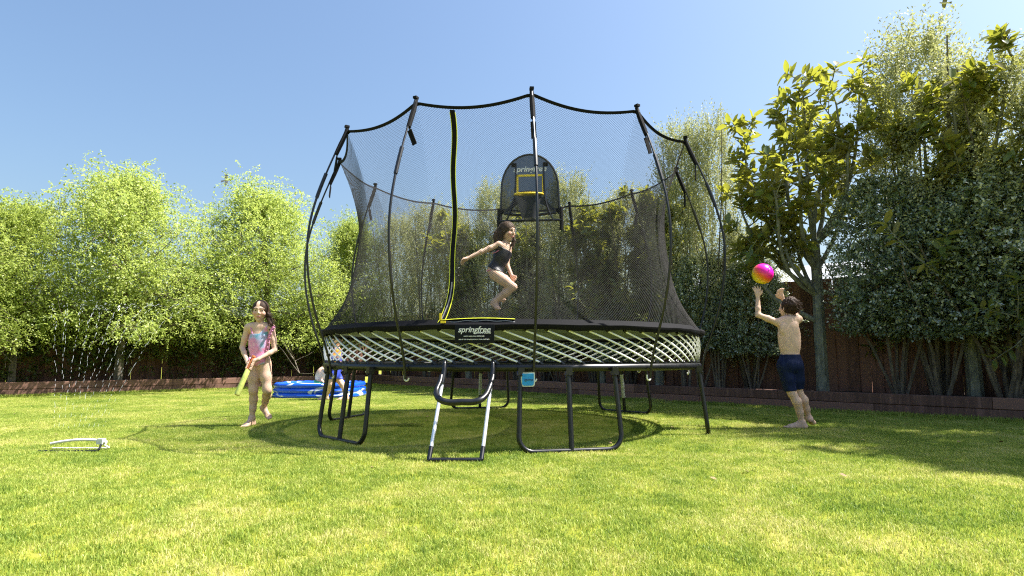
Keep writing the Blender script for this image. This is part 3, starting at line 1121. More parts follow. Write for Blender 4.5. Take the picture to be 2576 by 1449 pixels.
def pale_tree(H, R, nl, seed):
    """narrow upright silvery tree of many fine rising sprays"""
    global rng
    rng = np.random.default_rng(seed)
    b = MB()
    stems = []
    for i in range(7):
        an = i * 2.4
        d = Vector((math.cos(an) * .12, math.sin(an) * .12, 1))
        pp, _ = branch(b, (math.cos(an) * .06, math.sin(an) * .06, -.05), d, H * (.62 + .3 * rng.random()), .024, .05, 7, .12, .3)
        stems.append(pp)
    ns = nl // 26
    z0 = (.14 + .86 * rng.random(ns) ** .85) * H * .9
    prof = np.interp(z0 / H, [0, .12, .35, .6, .8, .95, 1], [.55, .8, 1, .85, .55, .2, .05])
    an = rng.uniform(0, 2 * PI, ns)
    # lumpy outline: several sub spires
    lob = 1 + .22 * np.sin(3 * an + seed) + .16 * np.sin(7 * an + z0 * 2.1)
    r0 = R * prof * lob * np.sqrt(rng.uniform(.18, 1, ns)) * .9
    base = np.stack([np.cos(an) * r0, np.sin(an) * r0, z0], 1)
    td = unit(np.stack([np.cos(an) * .35, np.sin(an) * .35, np.ones(ns)], 1) + rng.normal(0, .22, (ns, 3)))
    ln = rng.uniform(.25, .6, ns)
    u = np.tile(np.linspace(0, 1, 26), ns)
    C = np.repeat(base, 26, 0) + np.repeat(td, 26, 0) * (u * np.repeat(ln, 26))[:, None] + rng.normal(0, .014, (ns * 26, 3))
    D = unit(np.repeat(td, 26, 0) * .7 + rng.standard_normal(C.shape) * .75)
    N = len(C)
    tint = np.clip(.25 + .45 * np.repeat(rng.random(ns), 26) * .9 + .3 * u * rng.random(N) + .1 * rng.random(N), 0, 1)
    me = leaves('crown', C, D, rng.uniform(.03, .05, N), rng.uniform(.007, .011, N), M_pale, tint)
    return b.mesh('trunk', M_bark), me


def magnolia(H, R, z0, n_lead, seed, density=1.0, flat=1.0, spread=.62):
    """broad leaved tree: whorls of big leathery leaves at twig ends. returns trunk mesh, list of leaf placements"""
    global rng
    rng = np.random.default_rng(seed)
    b = MB()
    trunk, d = branch(b, (0, 0, -.1), (0.0, 0, 1), z0 + .1, .085, .02, 5, .1, .75)
    tips = []
    def twig(p, dd, ln, r, lev):
        pp, d2 = branch(b, p, dd, ln, r, .13, 4, .09)
        tips.append((pp[4], d2, 1.0)); tips.append((pp[3], d2, .75)); tips.append((pp[2], d2, .5))
        if lev > 0:
            for j in (1, 2, 3, 4):
                for k in range(2):
                    if rng.random() < .55 * density:
                        s = (d2 + Vector(rng.normal(0, .75, 3)) + Vector((0, 0, .25))).normalized()
                        twig(pp[j], s, ln * rng.uniform(.45, .65), r * .55, lev - 1)
    for i in range(n_lead):
        an = i * 2 * PI / n_lead + rng.uniform(-.5, .5)
        sp = rng.uniform(.22, spread)
        zz = rng.uniform(.45, 1.0)
        q = trunk[max(1, int(5 * zz))]
        top = H * rng.uniform(.8, 1.0)
        dd = Vector((math.cos(an) * sp * R, math.sin(an) * sp * R * flat, (top - q.z)))
        pp, d2 = branch(b, q, dd, dd.length * .9, .045, .07, 7, .1, .2)
        tips.append((pp[7], d2, 1.2))
        for j in range(1, 8):
            for k in range(2 if (j + i) % 3 == 0 else 1):
                a2 = rng.uniform(0, 2 * PI)
                s = Vector((math.cos(a2), math.sin(a2) * flat, rng.uniform(.1, .9))).normalized()
                twig(pp[j], s, R * rng.uniform(.28, .5) * (1.15 - .085 * j), .014, 1)
    # low skirts
    for i in range(int(5 * density)):
        a2 = rng.uniform(0, 2 * PI)
        q = trunk[int(rng.integers(2, 6))]
        twig(q, Vector((math.cos(a2), math.sin(a2) * flat, .15)), R * .7, .018, 1)
    P_, D_, L_, T_ = [], [], [], []
    for (p, dd, w) in tips:
        n = int(rng.integers(5, 9) * (1 if w > .6 else .6))
        dd = np.array(dd)
        ax = unit(np.cross(dd, rng.standard_normal(3)))
        ay = np.cross(dd, ax)
        ct = rng.random()
        for k in range(n):
            a = 2.4 * k + rng.uniform(-.3, .3)
            up = rng.uniform(-.05, .75)
            P_.append(np.array(p) - dd * .035 * k * .6)
            D_.append(unit(ax * math.cos(a) + ay * math.sin(a) + dd * up + rng.normal(0, .12, 3)))
            L_.append(rng.uniform(.115, .18) * (.8 + .25 * w))
            T_.append(np.clip(.55 * ct + .4 * rng.random(), 0, 1))
    return b.mesh('trunk', M_bark_l), np.array(P_), np.array(D_), np.array(L_), np.array(T_)


def dark_shrub(H, R, nl, seed, flat=1.0):
    """dense dark shrub, small leaves in flat sprays with pale tips"""
    global rng
    rng = np.random.default_rng(seed)
    b = MB()
    for i in range(6):
        an = i * 1.05
        branch(b, (.05 * math.cos(an), .05 * math.sin(an), -.05), (math.cos(an) * .25, math.sin(an) * .25, 1), H * .75, .025, .1, 6, .08, .3)
    ns = nl // 16
    z0 = rng.uniform(.22, 1, ns) ** .85 * H
    prof = np.interp(z0 / H, [0, .2, .45, .7, .9, 1], [.3, .6, 1, .9, .6, .25])
    an = rng.uniform(0, 2 * PI, ns)
    lob = 1 + .2 * np.sin(4 * an + seed * 1.3) * np.sin(z0 * 3.2) + .15 * np.sin(9 * an + z0 * 5)
    r0 = R * prof * lob * np.sqrt(rng.uniform(.25, 1, ns))
    base = np.stack([np.cos(an) * r0, np.sin(an) * r0 * flat, z0], 1)
    td = unit(np.stack([np.cos(an), np.sin(an), .25 * np.ones(ns)], 1) + rng.normal(0, .4, (ns, 3)))
    u = np.tile(np.linspace(0, 1, 16), ns)
    C = np.repeat(base, 16, 0) + np.repeat(td, 16, 0) * (u * .2)[:, None] + rng.normal(0, .012, (ns * 16, 3))
    D = unit(np.repeat(td, 16, 0) * .6 + rng.standard_normal(C.shape) * .8 + np.array([0, 0, .1]))
    N = len(C)
    tint = np.clip(.08 + .38 * np.repeat(rng.random(ns), 16) + .32 * rng.random(N) + .5 * (u > .6) * rng.random(N), 0, 1)
    me = leaves('crown', C, D, rng.uniform(.035, .06, N), rng.uniform(.011, .017, N), M_dark, tint, np.array([0, 0, 1.0]))
    return b.mesh('trunk', M_bark), me


def bedline(px, off=0.45, right=True):
    """where the sight line of column px meets the planting bed"""
    r = (px - 1288.0) / FPX
    o, e, n_ = (CORNER + NR * off, ER, NR) if right else (CORNER + NL * off, EL, NL)
    # X = r' * Y  (pitch only changes the ratio slightly near the horizon)
    # (p - o) . n = 0
    Y = o.dot(n_) / (r * n_.x + n_.y)
    return Vector((r * Y, Y, 0.2))


def plant(name, meshes, loc, rz, sc, label, cat, group=None):
    o = empty(name, loc, label, cat, group)
    o.rotation_euler = (0, 0, rz)
    o.scale = sc if hasattr(sc, '__len__') else (sc, sc, sc)
    for nm, me in meshes:
        link_mesh(nm, me, o)
    return o


def crown_h(me, q=.9985):
    v = np.empty(len(me.vertices) * 3, np.float32)
    me.vertices.foreach_get('co', v)
    return float(np.quantile(v[2::3], q))


def top_z(px_top, Y):
    return at(1288, px_top, Y).z - 0.2


# left: fresh green trees along the sunlit fence
elmA = elm_tree(4.7, 1.45, 2.5, 86000, 11)
elmB = elm_tree(5.0, 1.6, 2.6, 96000, 23)
elmC = elm_tree(4.4, 1.4, 2.6, 62000, 52)
def put_elm(ms, px, off, ytop, H0, rz, wid, label):
    p = bedline(px, off, False)
    h = top_z(ytop, p.y) / crown_h(ms[1])
    plant('leafy_tree', list(zip(('trunk', 'crown'), ms)), p, rz, (h * wid, h * wid, h), label, 'tree', 'fresh green trees along the left fence')
put_elm(elmA, 305, .5, 410, 4.75, .4, 1.08, 'bright green leafy tree with the tallest pointed top on the left')
put_elm(elmB, 676, .55, 445, 5.15, 1.0, 1.12, 'broad bright green leafy tree behind the girl with the bat')
put_elm(elmC, 500, 1.4, 660, 4.75, 2.2, 1.0, 'lower green tree filling the gap between the two bright leafy trees')
put_elm(elmC, 40, .6, 490, 5.15, 2.9, .95, 'green leafy tree at the far left edge')
put_elm(elmA, -200, .6, 440, 4.75, 5.2, 1.0, 'leafy tree beyond the left edge')
put_elm(elmA, 868, .6, 545, 4.75, 3.6, .8, 'grey green tree in the far corner beside the trampoline net')

# right: row along the shaded fence
paleA = pale_tree(4.6, .72, 30000, 31)
paleB = pale_tree(4.6, .66, 30000, 37)
def put_pale(ms, px, off, ytop, rz, wid, label):
    p = bedline(px, off)
    h = top_z(ytop, p.y) / crown_h(ms[1])
    plant('silvery_tree', list(zip(('trunk', 'crown'), ms)), p, rz, (wid, wid, h), label, 'tree', 'silvery upright trees along the shaded fence')
put_pale(paleA, 1000, .5, 535, 0, 1.15, 'silvery upright tree seen through the left part of the net')
put_pale(paleB, 1075, .5, 505, 1, 1.1, 'silvery upright tree behind the net left of the zip')
put_pale(paleA, 1238, .5, 452, 2, .95, 'silvery pointed tree just left of the backboard')
put_pale(paleB, 1432, .5, 425, 3, .95, 'silvery pointed tree just right of the backboard')
put_pale(paleA, 1140, .9, 520, 4.4, 1.1, 'silvery tree filling the row behind the zip')
put_pale(paleB, 1300, .95, 500, 5.1, 1.1, 'silvery tree filling the row left of the backboard')
put_pale(paleA, 1372, .9, 505, .9, 1.05, 'silvery tree behind the backboard')
put_pale(paleB, 1495, .95, 500, 2.2, 1.1, 'silvery tree filling the row right of the backboard')
put_pale(paleB, 1655, .95, 480, 1.3, .9, 'silvery tree behind the right net edge')
put_pale(paleB, 1880, .95, 560, 2.8, .95, 'silvery tree behind the raised ball')
put_pale(paleA, 1585, .9, 470, 3.7, 1.0, 'silvery tree behind the right part of the net')
put_pale(paleB, 1722, .4, 292, .5, .8, 'silvery spire behind the right edge of the net')
put_pale(paleA, 1806, .5, 276, 4.2, .78, 'tall silvery spire right of the trampoline')
put_pale(paleB, 2355, .85, 42, 1.7, 1.25, 'tallest silvery tree at the right edge')
put_pale(paleA, 2560, .8, 120, 5.3, 1.2, 'silvery tree beyond the right edge')

# magnolias: leaves big enough to pick apart are parts of the two nearest trees
def leaf_proto():
    vs, fs = [], []
    n = 5
    for i in range(n + 1):
        u = i / n
        w = .21 * math.sin(PI * min(.97, u * .97 + .03)) ** .75
        vs += [(w, u, .06 - .18 * u * u + .05 * w), (0, u, -.18 * u * u + .03), (-w, u, .06 - .18 * u * u + .05 * w)]
    for i in range(n):
        a = i * 3
        fs += [(a, a + 1, a + 4, a + 3), (a + 1, a + 2, a + 5, a + 4)]
    out = []
    for t in (.15, .45, .75, .95):
        me = np_mesh('leaf', np.array(vs), np.array(fs), M_mag, True, np.full(len(vs), t))
        out.append(me)
    return out


LEAFP = leaf_proto()


def put_magnolia(mg, loc, rz, sc, label, n_parts, group='magnolias along the shaded fence'):
    tr, P_, D_, L_, T_ = mg[:5]
    o = empty('magnolia_tree', loc, label, 'tree', group)
    R_ = Matrix.Rotation(rz, 3, 'Z')
    o.rotation_euler = (0, 0, rz)
    o.scale = (sc, sc, sc)
    link_mesh('trunk', tr, o)
    N = len(P_)
    sel = np.zeros(N, bool)
    if n_parts:
        # the leaves nearest the viewer and against the sky show largest
        Wp = (np.array(R_) @ P_.T).T
        score = Wp[:, 1] - .9 * Wp[:, 2] + rng.normal(0, .5, N)
        sel[np.argsort(score)[:n_parts]] = True
        up = np.array([0, 0, 1.0])
        for i in np.nonzero(sel)[0]:
            d = D_[i]
            x = unit(np.cross(d, up + .3 * rng.standard_normal(3))); z = np.cross(x, d)
            M = Matrix((Vector((x[0], d[0], z[0])), Vector((x[1], d[1], z[1])), Vector((x[2], d[2], z[2]))))
            lf = link_mesh('leaf', LEAFP[min(3, int(T_[i] * 4))], o)
            lf.location = P_[i]
            lf.rotation_euler = M.to_euler()
            s = L_[i]
            lf.scale = (s, s, s)
    r = ~sel
    key = 'rest%d' % n_parts
    if n_parts == 0 and len(mg) > 5:
        me = mg[5]
    else:
        me = leaves('crown', P_[r], D_[r], L_[r], L_[r] * .215, M_mag, T_[r], np.array([0, 0, 1.0]), six=True)
    co = link_mesh('crown', me, o)
    if n_parts: tag(co, kind='stuff')
    return me


magB = magnolia(4.3, 1.5, 1.3, 6, 9, .8, .8)
pA = bedline(2062, .5)
def magnolia_leaders(base, trunk_h, ends, seed):
    """single trunk, then long rising leaders to given crown points, whorls of large leaves towards their ends"""
    global rng
    rng = np.random.default_rng(seed)
    b = MB()
    trunk, d = branch(b, (0, 0, -.1), (0, 0, 1), trunk_h + .1, .085, .012, 6, .1, .8)
    tips = []
    for (e, k0) in ends:
        e = Vector(e) - base
        q = trunk[k0]
        n = 8
        pts_ = []
        side_ = Vector(rng.normal(0, .10, 3))
        for i in range(n + 1):
            t = i / n
            mid_ = q.lerp(e, t)
            # leave the trunk outwards, then turn up
            mid_ = mid_ + Vector((e.x - q.x, e.y - q.y, 0)) * (.28 * math.sin(PI * t)) + side_ * math.sin(2 * PI * t) * .5
            pts_.append(mid_)
        b.tube(pts_, [.038 * (1 - .78 * i / n) for i in range(n + 1)], 7)
        dd = (pts_[-1] - pts_[-2]).normalized()
        tips += [(pts_[-1], dd, 1.25), (pts_[-1] - dd * .12, dd, 1.0), (pts_[-1] - dd * .26, dd, .8)]
        for i in range(3, n + 1):
            for k in range(2):
                a2 = rng.uniform(0, 2 * PI)
                s_ = (Vector((math.cos(a2), math.sin(a2), rng.uniform(.15, 1.0)))).normalized()
                ln = rng.uniform(.28, .62) * (1.1 - .05 * i)
                pp, d2 = branch(b, pts_[i], s_, ln, .011, .1, 4, .1)
                tips += [(pp[4], d2, 1.1), (pp[3], d2, .85)]
                if rng.random() < .5:
                    s2 = (d2 + Vector(rng.normal(0, .7, 3))).normalized()
                    p3, d3 = branch(b, pp[2], s2, ln * .6, .007, .1, 3, .1)
                    tips += [(p3[3], d3, 1.0)]
    P_, D_, L_, T_ = [], [], [], []
    for (p, dd, w) in tips:
        n = int(rng.integers(6, 10) * (1 if w > .9 else .6))
        dd = np.array(dd)
        ax = unit(np.cross(dd, rng.standard_normal(3))); ay = np.cross(dd, ax)
        ct = rng.random()
        for k in range(n):
            a = 2.4 * k + rng.uniform(-.3, .3)
            up = rng.uniform(.0, .85)
            P_.append(np.array(p) - dd * .022 * k)
            D_.append(unit(ax * math.cos(a) + ay * math.sin(a) + dd * up + rng.normal(0, .1, 3)))
            L_.append(rng.uniform(.13, .20) * (.85 + .2 * w))
            T_.append(np.clip(.55 * ct + .45 * rng.random(), 0, 1))
    return b.mesh('trunk', M_bark_l), np.array(P_), np.array(D_), np.array(L_), np.array(T_)


EY = pA.y
magA = magnolia_leaders(pA, 2.15, [
    (at(2016, 200, EY + .1), 6), (at(2088, 215, EY - .3), 6), (at(2168, 185, EY - .1), 6), (at(1952, 265, EY + .2), 5), (at(2235, 250, EY + .25), 6),
    (at(1872, 335, EY - .1), 5), (at(2150, 330, EY - .5), 6), (at(1995, 350, EY - .55), 5), (at(1925, 440, EY - .4), 4), (at(2070, 300, EY + .6), 6),
    (at(1860, 470, EY + .3), 4), (at(2120, 430, EY + .5), 5), (at(1985, 500, EY + .5), 4), (at(1960, 560, EY - .2), 4), (at(1880, 600, EY + .1), 3)], 5)
put_magnolia(magA, pA, 0, 1.0, 'tall magnolia with lichen covered trunk standing behind the boy', 300)
pB = bedline(2440, .75)
put_magnolia(magB, pB, 2.0, top_z(150, pB.y) / float(magB[1][:, 2].max()), 'magnolia with large leaves reaching in at the right edge', 300)
meB = leaves('crown', magB[1], magB[2], magB[3], magB[3] * .215, M_mag, magB[4], np.array([0, 0, 1.0]), six=True)
magB0 = magB + (meB,)
for px, off, yt, rz, lb in ((1180, .5, 500, .3, 'magnolia seen through the net right of the zip'), (1335, .6, 520, 1.4, 'magnolia behind the jumping girl and the backboard'),
                            (1512, .6, 452, 2.6, 'magnolia seen through the net right of the backboard'), (1655, .6, 405, 4.0, 'magnolia behind the right hand net rods'),
                             (2700, .6, 200, 3.0, 'magnolia beyond the right edge')):
    p = bedline(px, off)
    put_magnolia(magB0, p, rz, top_z(yt, p.y) / 4.4, lb, 0)

shA = dark_shrub(3.0, .85, 30000, 41, .8)
def put_shrub(px, off, ytop, rz, wid, label):
    p = bedline(px, off)
    h = top_z(ytop, p.y) / crown_h(shA[1])
    plant('dark_shrub', list(zip(('stem', 'crown'), shA)), p, rz, (wid, wid, h), label, 'shrub', 'dark shrubs in the right hand bed')
put_shrub(2255, .6, 440, .2, .95, 'tall dark shrub with pale leaf tips right of the lichen covered trunk')
put_shrub(2360, .6, 480, 1.4, 1.0, 'dark shrub with pale leaf tips at the right edge')
put_shrub(1890, .55, 660, 2.2, .7, 'dark low shrub on the left behind the raised ball')
put_shrub(1760, .5, 640, 3.0, .75, 'dark shrub beside the right trampoline rods')
put_shrub(1560, .6, 760, 3.9, .6, 'dark shrub seen through the lower right net')
put_shrub(1400, .55, 770, 4.4, .6, 'dark shrub seen through the net right of the jumping girl')
put_shrub(1130, .6, 780, 5.0, .65, 'dark shrub seen through the net left of the jumping girl')
put_shrub(985, .6, 800, 5.6, .7, 'dark shrub near the far corner behind the net')
put_shrub(2520, .6, 420, .9, 1.1, 'dark shrub beyond the right edge')
put_shrub(2750, .6, 430, 2.4, 1.1, 'dark shrub farther beyond the right edge')

# tall trees outside the frame on the right: they shade that side of the lawn
for i_, (x_, y_, k_, r_) in enumerate(((7.55, 6.1, 1.75, .3), (8.1, 5.35, 1.9, 1.9), (8.8, 4.75, 1.95, 4.0), (9.5, 4.1, 1.95, 2.7), (10.2, 3.3, 2.0, 5.0))):
    sh_ = (magB0[0], magB0[5]) if i_ in (1, 3, 4) else paleA
    plant('shade_tree', list(zip(('trunk', 'crown'), sh_)), Vector((x_, y_, .2)), r_, (1.5, 1.5, k_), ('first', 'second', 'third', 'fourth', 'fifth')[i_] + ' tall tree outside the right edge shading the lawn', 'tree', 'tall shade trees outside the frame')

# creeper covering the left fence
rng = np.random.default_rng(77)
cre = empty('fence_creeper', CORNER + EL * 5 + NL * .8, 'dense green creeper hanging over the left fence', 'creeper')
ns = 2500
s_ = rng.uniform(.2, 13.5, ns)
top = 1.75 + .25 * np.sin(s_ * 1.7) + .12 * np.sin(s_ * 4.1)
low = .25 + .35 * (np.sin(s_ * 1.1 + 2) > -.1) * rng.random(ns)
zz = low + (top - low) * rng.random(ns) ** .6
d_ = .78 - .30 * rng.random(ns) * np.sin(PI * np.clip(zz / 2, 0, 1))
base = np.array(CORNER)[None] + np.array(EL)[None] * s_[:, None] + np.array(NL)[None] * d_[:, None]
base[:, 2] = zz
td = unit(rng.standard_normal((ns, 3)) * .7 + np.array([.4, -.45, -.45]))
u = np.tile(np.linspace(0, 1, 16), ns)
C = np.repeat(base, 16, 0) + np.repeat(td, 16, 0) * (u * .26)[:, None] + rng.normal(0, .02, (ns * 16, 3))
D = unit(np.repeat(td, 16, 0) * .4 + rng.standard_normal(C.shape) * .8 + np.array([0, 0, -.4]))
N = len(C)
tint = np.clip(.5 * np.repeat(rng.random(ns), 16) + .5 * rng.random(N), 0, 1)
me = leaves('foliage', C - np.array(WL[cre]), D, rng.uniform(.045, .075, N), rng.uniform(.015, .022, N), M_creep, tint)
link_mesh('foliage', me, cre)
b = MB()
for i in range(26):
    s = .5 + i * .5
    p = CORNER + EL * s + NL * .86 + Vector((0, 0, .2))
    branch(b, p, Vector((rng.normal(0, .25), rng.normal(0, .1), 1)), 1.3, .008, .12, 6, .03)
o = b.build('stems', M_bark, cre); tag(o, kind='stuff')
# ------------------------------------------------------------------ bodies: smooth implicit surfaces
class Body:
    """union of tapered limbs and ellipsoids, meshed with surface nets"""
    def __init__(self, lo, hi, h):
        self.lo, self.h = np.array(lo, float), h
        self.n = np.ceil((np.array(hi) - self.lo) / h).astype(int) + 1
        self.F = np.full(tuple(self.n), 9.0, np.float32)

    def window(self, lo, hi):
        a = np.clip(np.floor((np.array(lo) - self.lo) / self.h).astype(int), 0, self.n - 1)
        b = np.clip(np.ceil((np.array(hi) - self.lo) / self.h).astype(int) + 1, 1, self.n)
        sl = tuple(slice(int(x), int(y)) for x, y in zip(a, b))
        ax = [self.lo[i] + self.h * np.arange(a[i], b[i]) for i in range(3)]
        return sl, ax

    def put(self, sl, d, k, op):
        f = self.F[sl]
        if op == 'sub':
            d = -d
            if k > 0:
                hh = np.clip(.5 - .5 * (d - f) / k, 0, 1)
                self.F[sl] = d * (1 - hh) + f * hh + k * hh * (1 - hh)
            else:
                self.F[sl] = np.maximum(f, d)
            return
        if k > 0:
            hh = np.clip(.5 + .5 * (f - d) / k, 0, 1)
            self.F[sl] = f * (1 - hh) + d * hh - k * hh * (1 - hh)
        else:
            self.F[sl] = np.minimum(f, d)

    def limb(self, a, b, ra, rb, k=.02, op='add', flat=None):
        a, b = np.array(a, float), np.array(b, float)
        m = max(ra, rb) + k + 3 * self.h
        sl, ax = self.window(np.minimum(a, b) - m, np.maximum(a, b) + m)
        X, Y, Z = np.meshgrid(*ax, indexing='ij')
        p = np.stack([X - a[0], Y - a[1], Z - a[2]], -1)
        ab = b - a
        t = np.clip((p @ ab) / max(ab @ ab, 1e-9), 0, 1)
        q = p - t[..., None] * ab
        if flat is not None:       # squash along a direction
            u, s = np.array(flat[0], float), flat[1]
            u /= np.linalg.norm(u)
            c = q @ u
            q = q + (c * (1 / s - 1))[..., None] * u
        d = np.linalg.norm(q, axis=-1) - (ra + (rb - ra) * t)
        if flat is not None: d = d * min(1, (1 + flat[1]) / 2)
        self.put(sl, d.astype(np.float32), k, op)
        return self

    def chain(self, pts, rs, k=.02, flat=None):
        for i in range(len(pts) - 1):
            self.limb(pts[i], pts[i + 1], rs[i], rs[i + 1], k, 'add', flat)
        return self

    def ell(self, c, r, M=None, k=.02, op='add'):
        c, r = np.array(c, float), np.array(r, float)
        m = r.max() + k + 3 * self.h
        sl, ax = self.window(c - m, c + m)
        X, Y, Z = np.meshgrid(*ax, indexing='ij')
        p = np.stack([X - c[0], Y - c[1], Z - c[2]], -1)
        if M is not None: p = p @ np.array(M)
        q = p / r
        k0 = np.linalg.norm(q, axis=-1)
        k1 = np.linalg.norm(q / r, axis=-1)
        d = k0 * (k0 - 1) / np.maximum(k1, 1e-6)
        self.put(sl, d.astype(np.float32), k, op)
        return self

    def copy(self):
        o = Body.__new__(Body)
        o.lo, o.h, o.n, o.F = self.lo, self.h, self.n, self.F.copy()
        return o

    def grid(self):
        ax = [self.lo[i] + self.h * np.arange(self.n[i]) for i in range(3)]
        return np.meshgrid(*ax, indexing='ij', sparse=True)

    def surface(self):
        F = self.F
        S_ = F < 0
        nx, ny, nz = F.shape
        c = np.zeros((nx - 1, ny - 1, nz - 1), np.int8)
        offs = [(i, j, k) for i in (0, 1) for j in (0, 1) for k in (0, 1)]
        for (i, j, k) in offs:
            c += S_[i:nx - 1 + i, j:ny - 1 + j, k:nz - 1 + k]
        act = (c > 0) & (c < 8)
        I = np.argwhere(act)
        idx = -np.ones(act.shape, np.int64)
        idx[act] = np.arange(len(I))
        acc = np.zeros((len(I), 3)); cnt = np.zeros(len(I))
        edges = [(a, b) for a in offs for b in offs if sum(abs(x - y) for x, y in zip(a, b)) == 1 and a < b]
        for a, b in edges:
            fa = F[I[:, 0] + a[0], I[:, 1] + a[1], I[:, 2] + a[2]].astype(float)
            fb = F[I[:, 0] + b[0], I[:, 1] + b[1], I[:, 2] + b[2]].astype(float)
            x = (fa < 0) != (fb < 0)
            t = np.where(x, fa / np.where(x, fa - fb, 1), 0)
            pa, pb = np.array(a, float), np.array(b, float)
            acc[x] += (pa + (pb - pa) * t[:, None])[x]
            cnt[x] += 1
        V = self.lo + self.h * (I + acc / np.maximum(cnt, 1)[:, None])
        Q = []
        for axis in range(3):
            u, w = [(1, 2), (2, 0), (0, 1)][axis]
            sl0 = [slice(None)] * 3; sl1 = [slice(None)] * 3
            sl0[axis] = slice(0, -1); sl1[axis] = slice(1, None)
            A, B = S_[tuple(sl0)], S_[tuple(sl1)]
            E_ = np.argwhere(A != B)
            E_ = E_[(E_[:, u] > 0) & (E_[:, w] > 0) & (E_[:, u] < F.shape[u] - 1) & (E_[:, w] < F.shape[w] - 1)]
            def cell(du, dw):
                e = E_.copy(); e[:, u] -= du; e[:, w] -= dw
                return idx[e[:, 0], e[:, 1], e[:, 2]]
            q = np.stack([cell(1, 1), cell(0, 1), cell(0, 0), cell(1, 0)], 1)
            flip = ~A[E_[:, 0], E_[:, 1], E_[:, 2]]
            q[flip] = q[flip][:, ::-1]
            Q.append(q)
        Q = np.concatenate(Q)
        return V, Q

    def mesh(self, name, mtl, origin, smooth_it=2, colour=None):
        V, Q = self.surface()
        ok = (Q >= 0).all(1)
        Q = Q[ok]
        e = np.concatenate([Q[:, [0, 1]], Q[:, [1, 2]], Q[:, [2, 3]], Q[:, [3, 0]]])
        for _ in range(smooth_it):
            s = np.zeros_like(V); n = np.zeros(len(V))
            for a, b in ((0, 1), (1, 0)):
                np.add.at(s, e[:, a], V[e[:, b]]); np.add.at(n, e[:, a], 1)
            V = V * .5 + .5 * s / np.maximum(n, 1)[:, None]
        me = np_mesh(name, V - np.array(origin), Q, mtl, True)
        if colour is not None:
            C = colour(V)
            a = me.attributes.new('paint', 'FLOAT_COLOR', 'POINT')
            a.data.foreach_set('color', np.concatenate([C, np.ones((len(C), 1))], 1).astype(np.float32).ravel())
        return me


def skin_mat(name):
    m, t, p, out = nt(name)
    a = t.nodes.new('ShaderNodeAttribute'); a.attribute_name = 'paint'
    n = noise(t, 24, 5, .7, objco(t))
    mx = t.nodes.new('ShaderNodeMix'); mx.data_type = 'RGBA'; mx.blend_type = 'MULTIPLY'
    mx.inputs['Factor'].default_value = .45
    t.links.new(a.outputs['Color'], mx.inputs['A'])
    t.links.new(ramp(t, [(.35, (.8, .74, .7)), (.65, (1, 1, 1))], n), mx.inputs['B'])
    t.links.new(mx.outputs['Result'], p.inputs['Base Color'])
    p.inputs['Roughness'].default_value = .6
    p.inputs['Specular IOR Level'].default_value = .22
    p.inputs['Subsurface Weight'].default_value = .06
    p.inputs['Subsurface Radius'].default_value = (.012, .005, .003)
    p.inputs['Subsurface Scale'].default_value = .5
    return m


M_skin = skin_mat('skin')


def hair_mat(name, c):
    m, t, p, _ = nt(name)
    mp = t.nodes.new('ShaderNodeMapping'); mp.inputs['Scale'].default_value = (90, 90, 9)
    t.links.new(objco(t), mp.inputs['Vector'])
    n = noise(t, 1.0, 4, .6, mp.outputs['Vector'], .5)
    t.links.new(ramp(t, [(.3, tuple(x * .4 for x in c)), (.7, tuple(x * 1.7 for x in c))], n), p.inputs['Base Color'])
    p.inputs['Roughness'].default_value = .6
    p.inputs['Specular IOR Level'].default_value = .2
    bump(t, p, n, .8, .006)
    return m


M_hair = hair_mat('dark_brown_hair', (.04, .021, .012))
M_hair2 = hair_mat('brown_hair', (.06, .036, .02))
SKIN = np.array([.70, .475, .355])


def painter(spots, base=SKIN, reddish=()):
    """spots: (centre, radii vec, colour) soft ellipsoidal patches of a different natural colour"""
    def f(V):
        C = np.tile(base, (len(V), 1))
        for c, r, colr, soft in spots:
            d = np.linalg.norm((V - np.array(c)) / np.array(r), axis=1)
            w = np.clip((1 + soft - d) / max(soft, 1e-3), 0, 1)[:, None]
            C = C * (1 - w) + np.array(colr) * w
        return C
    return f


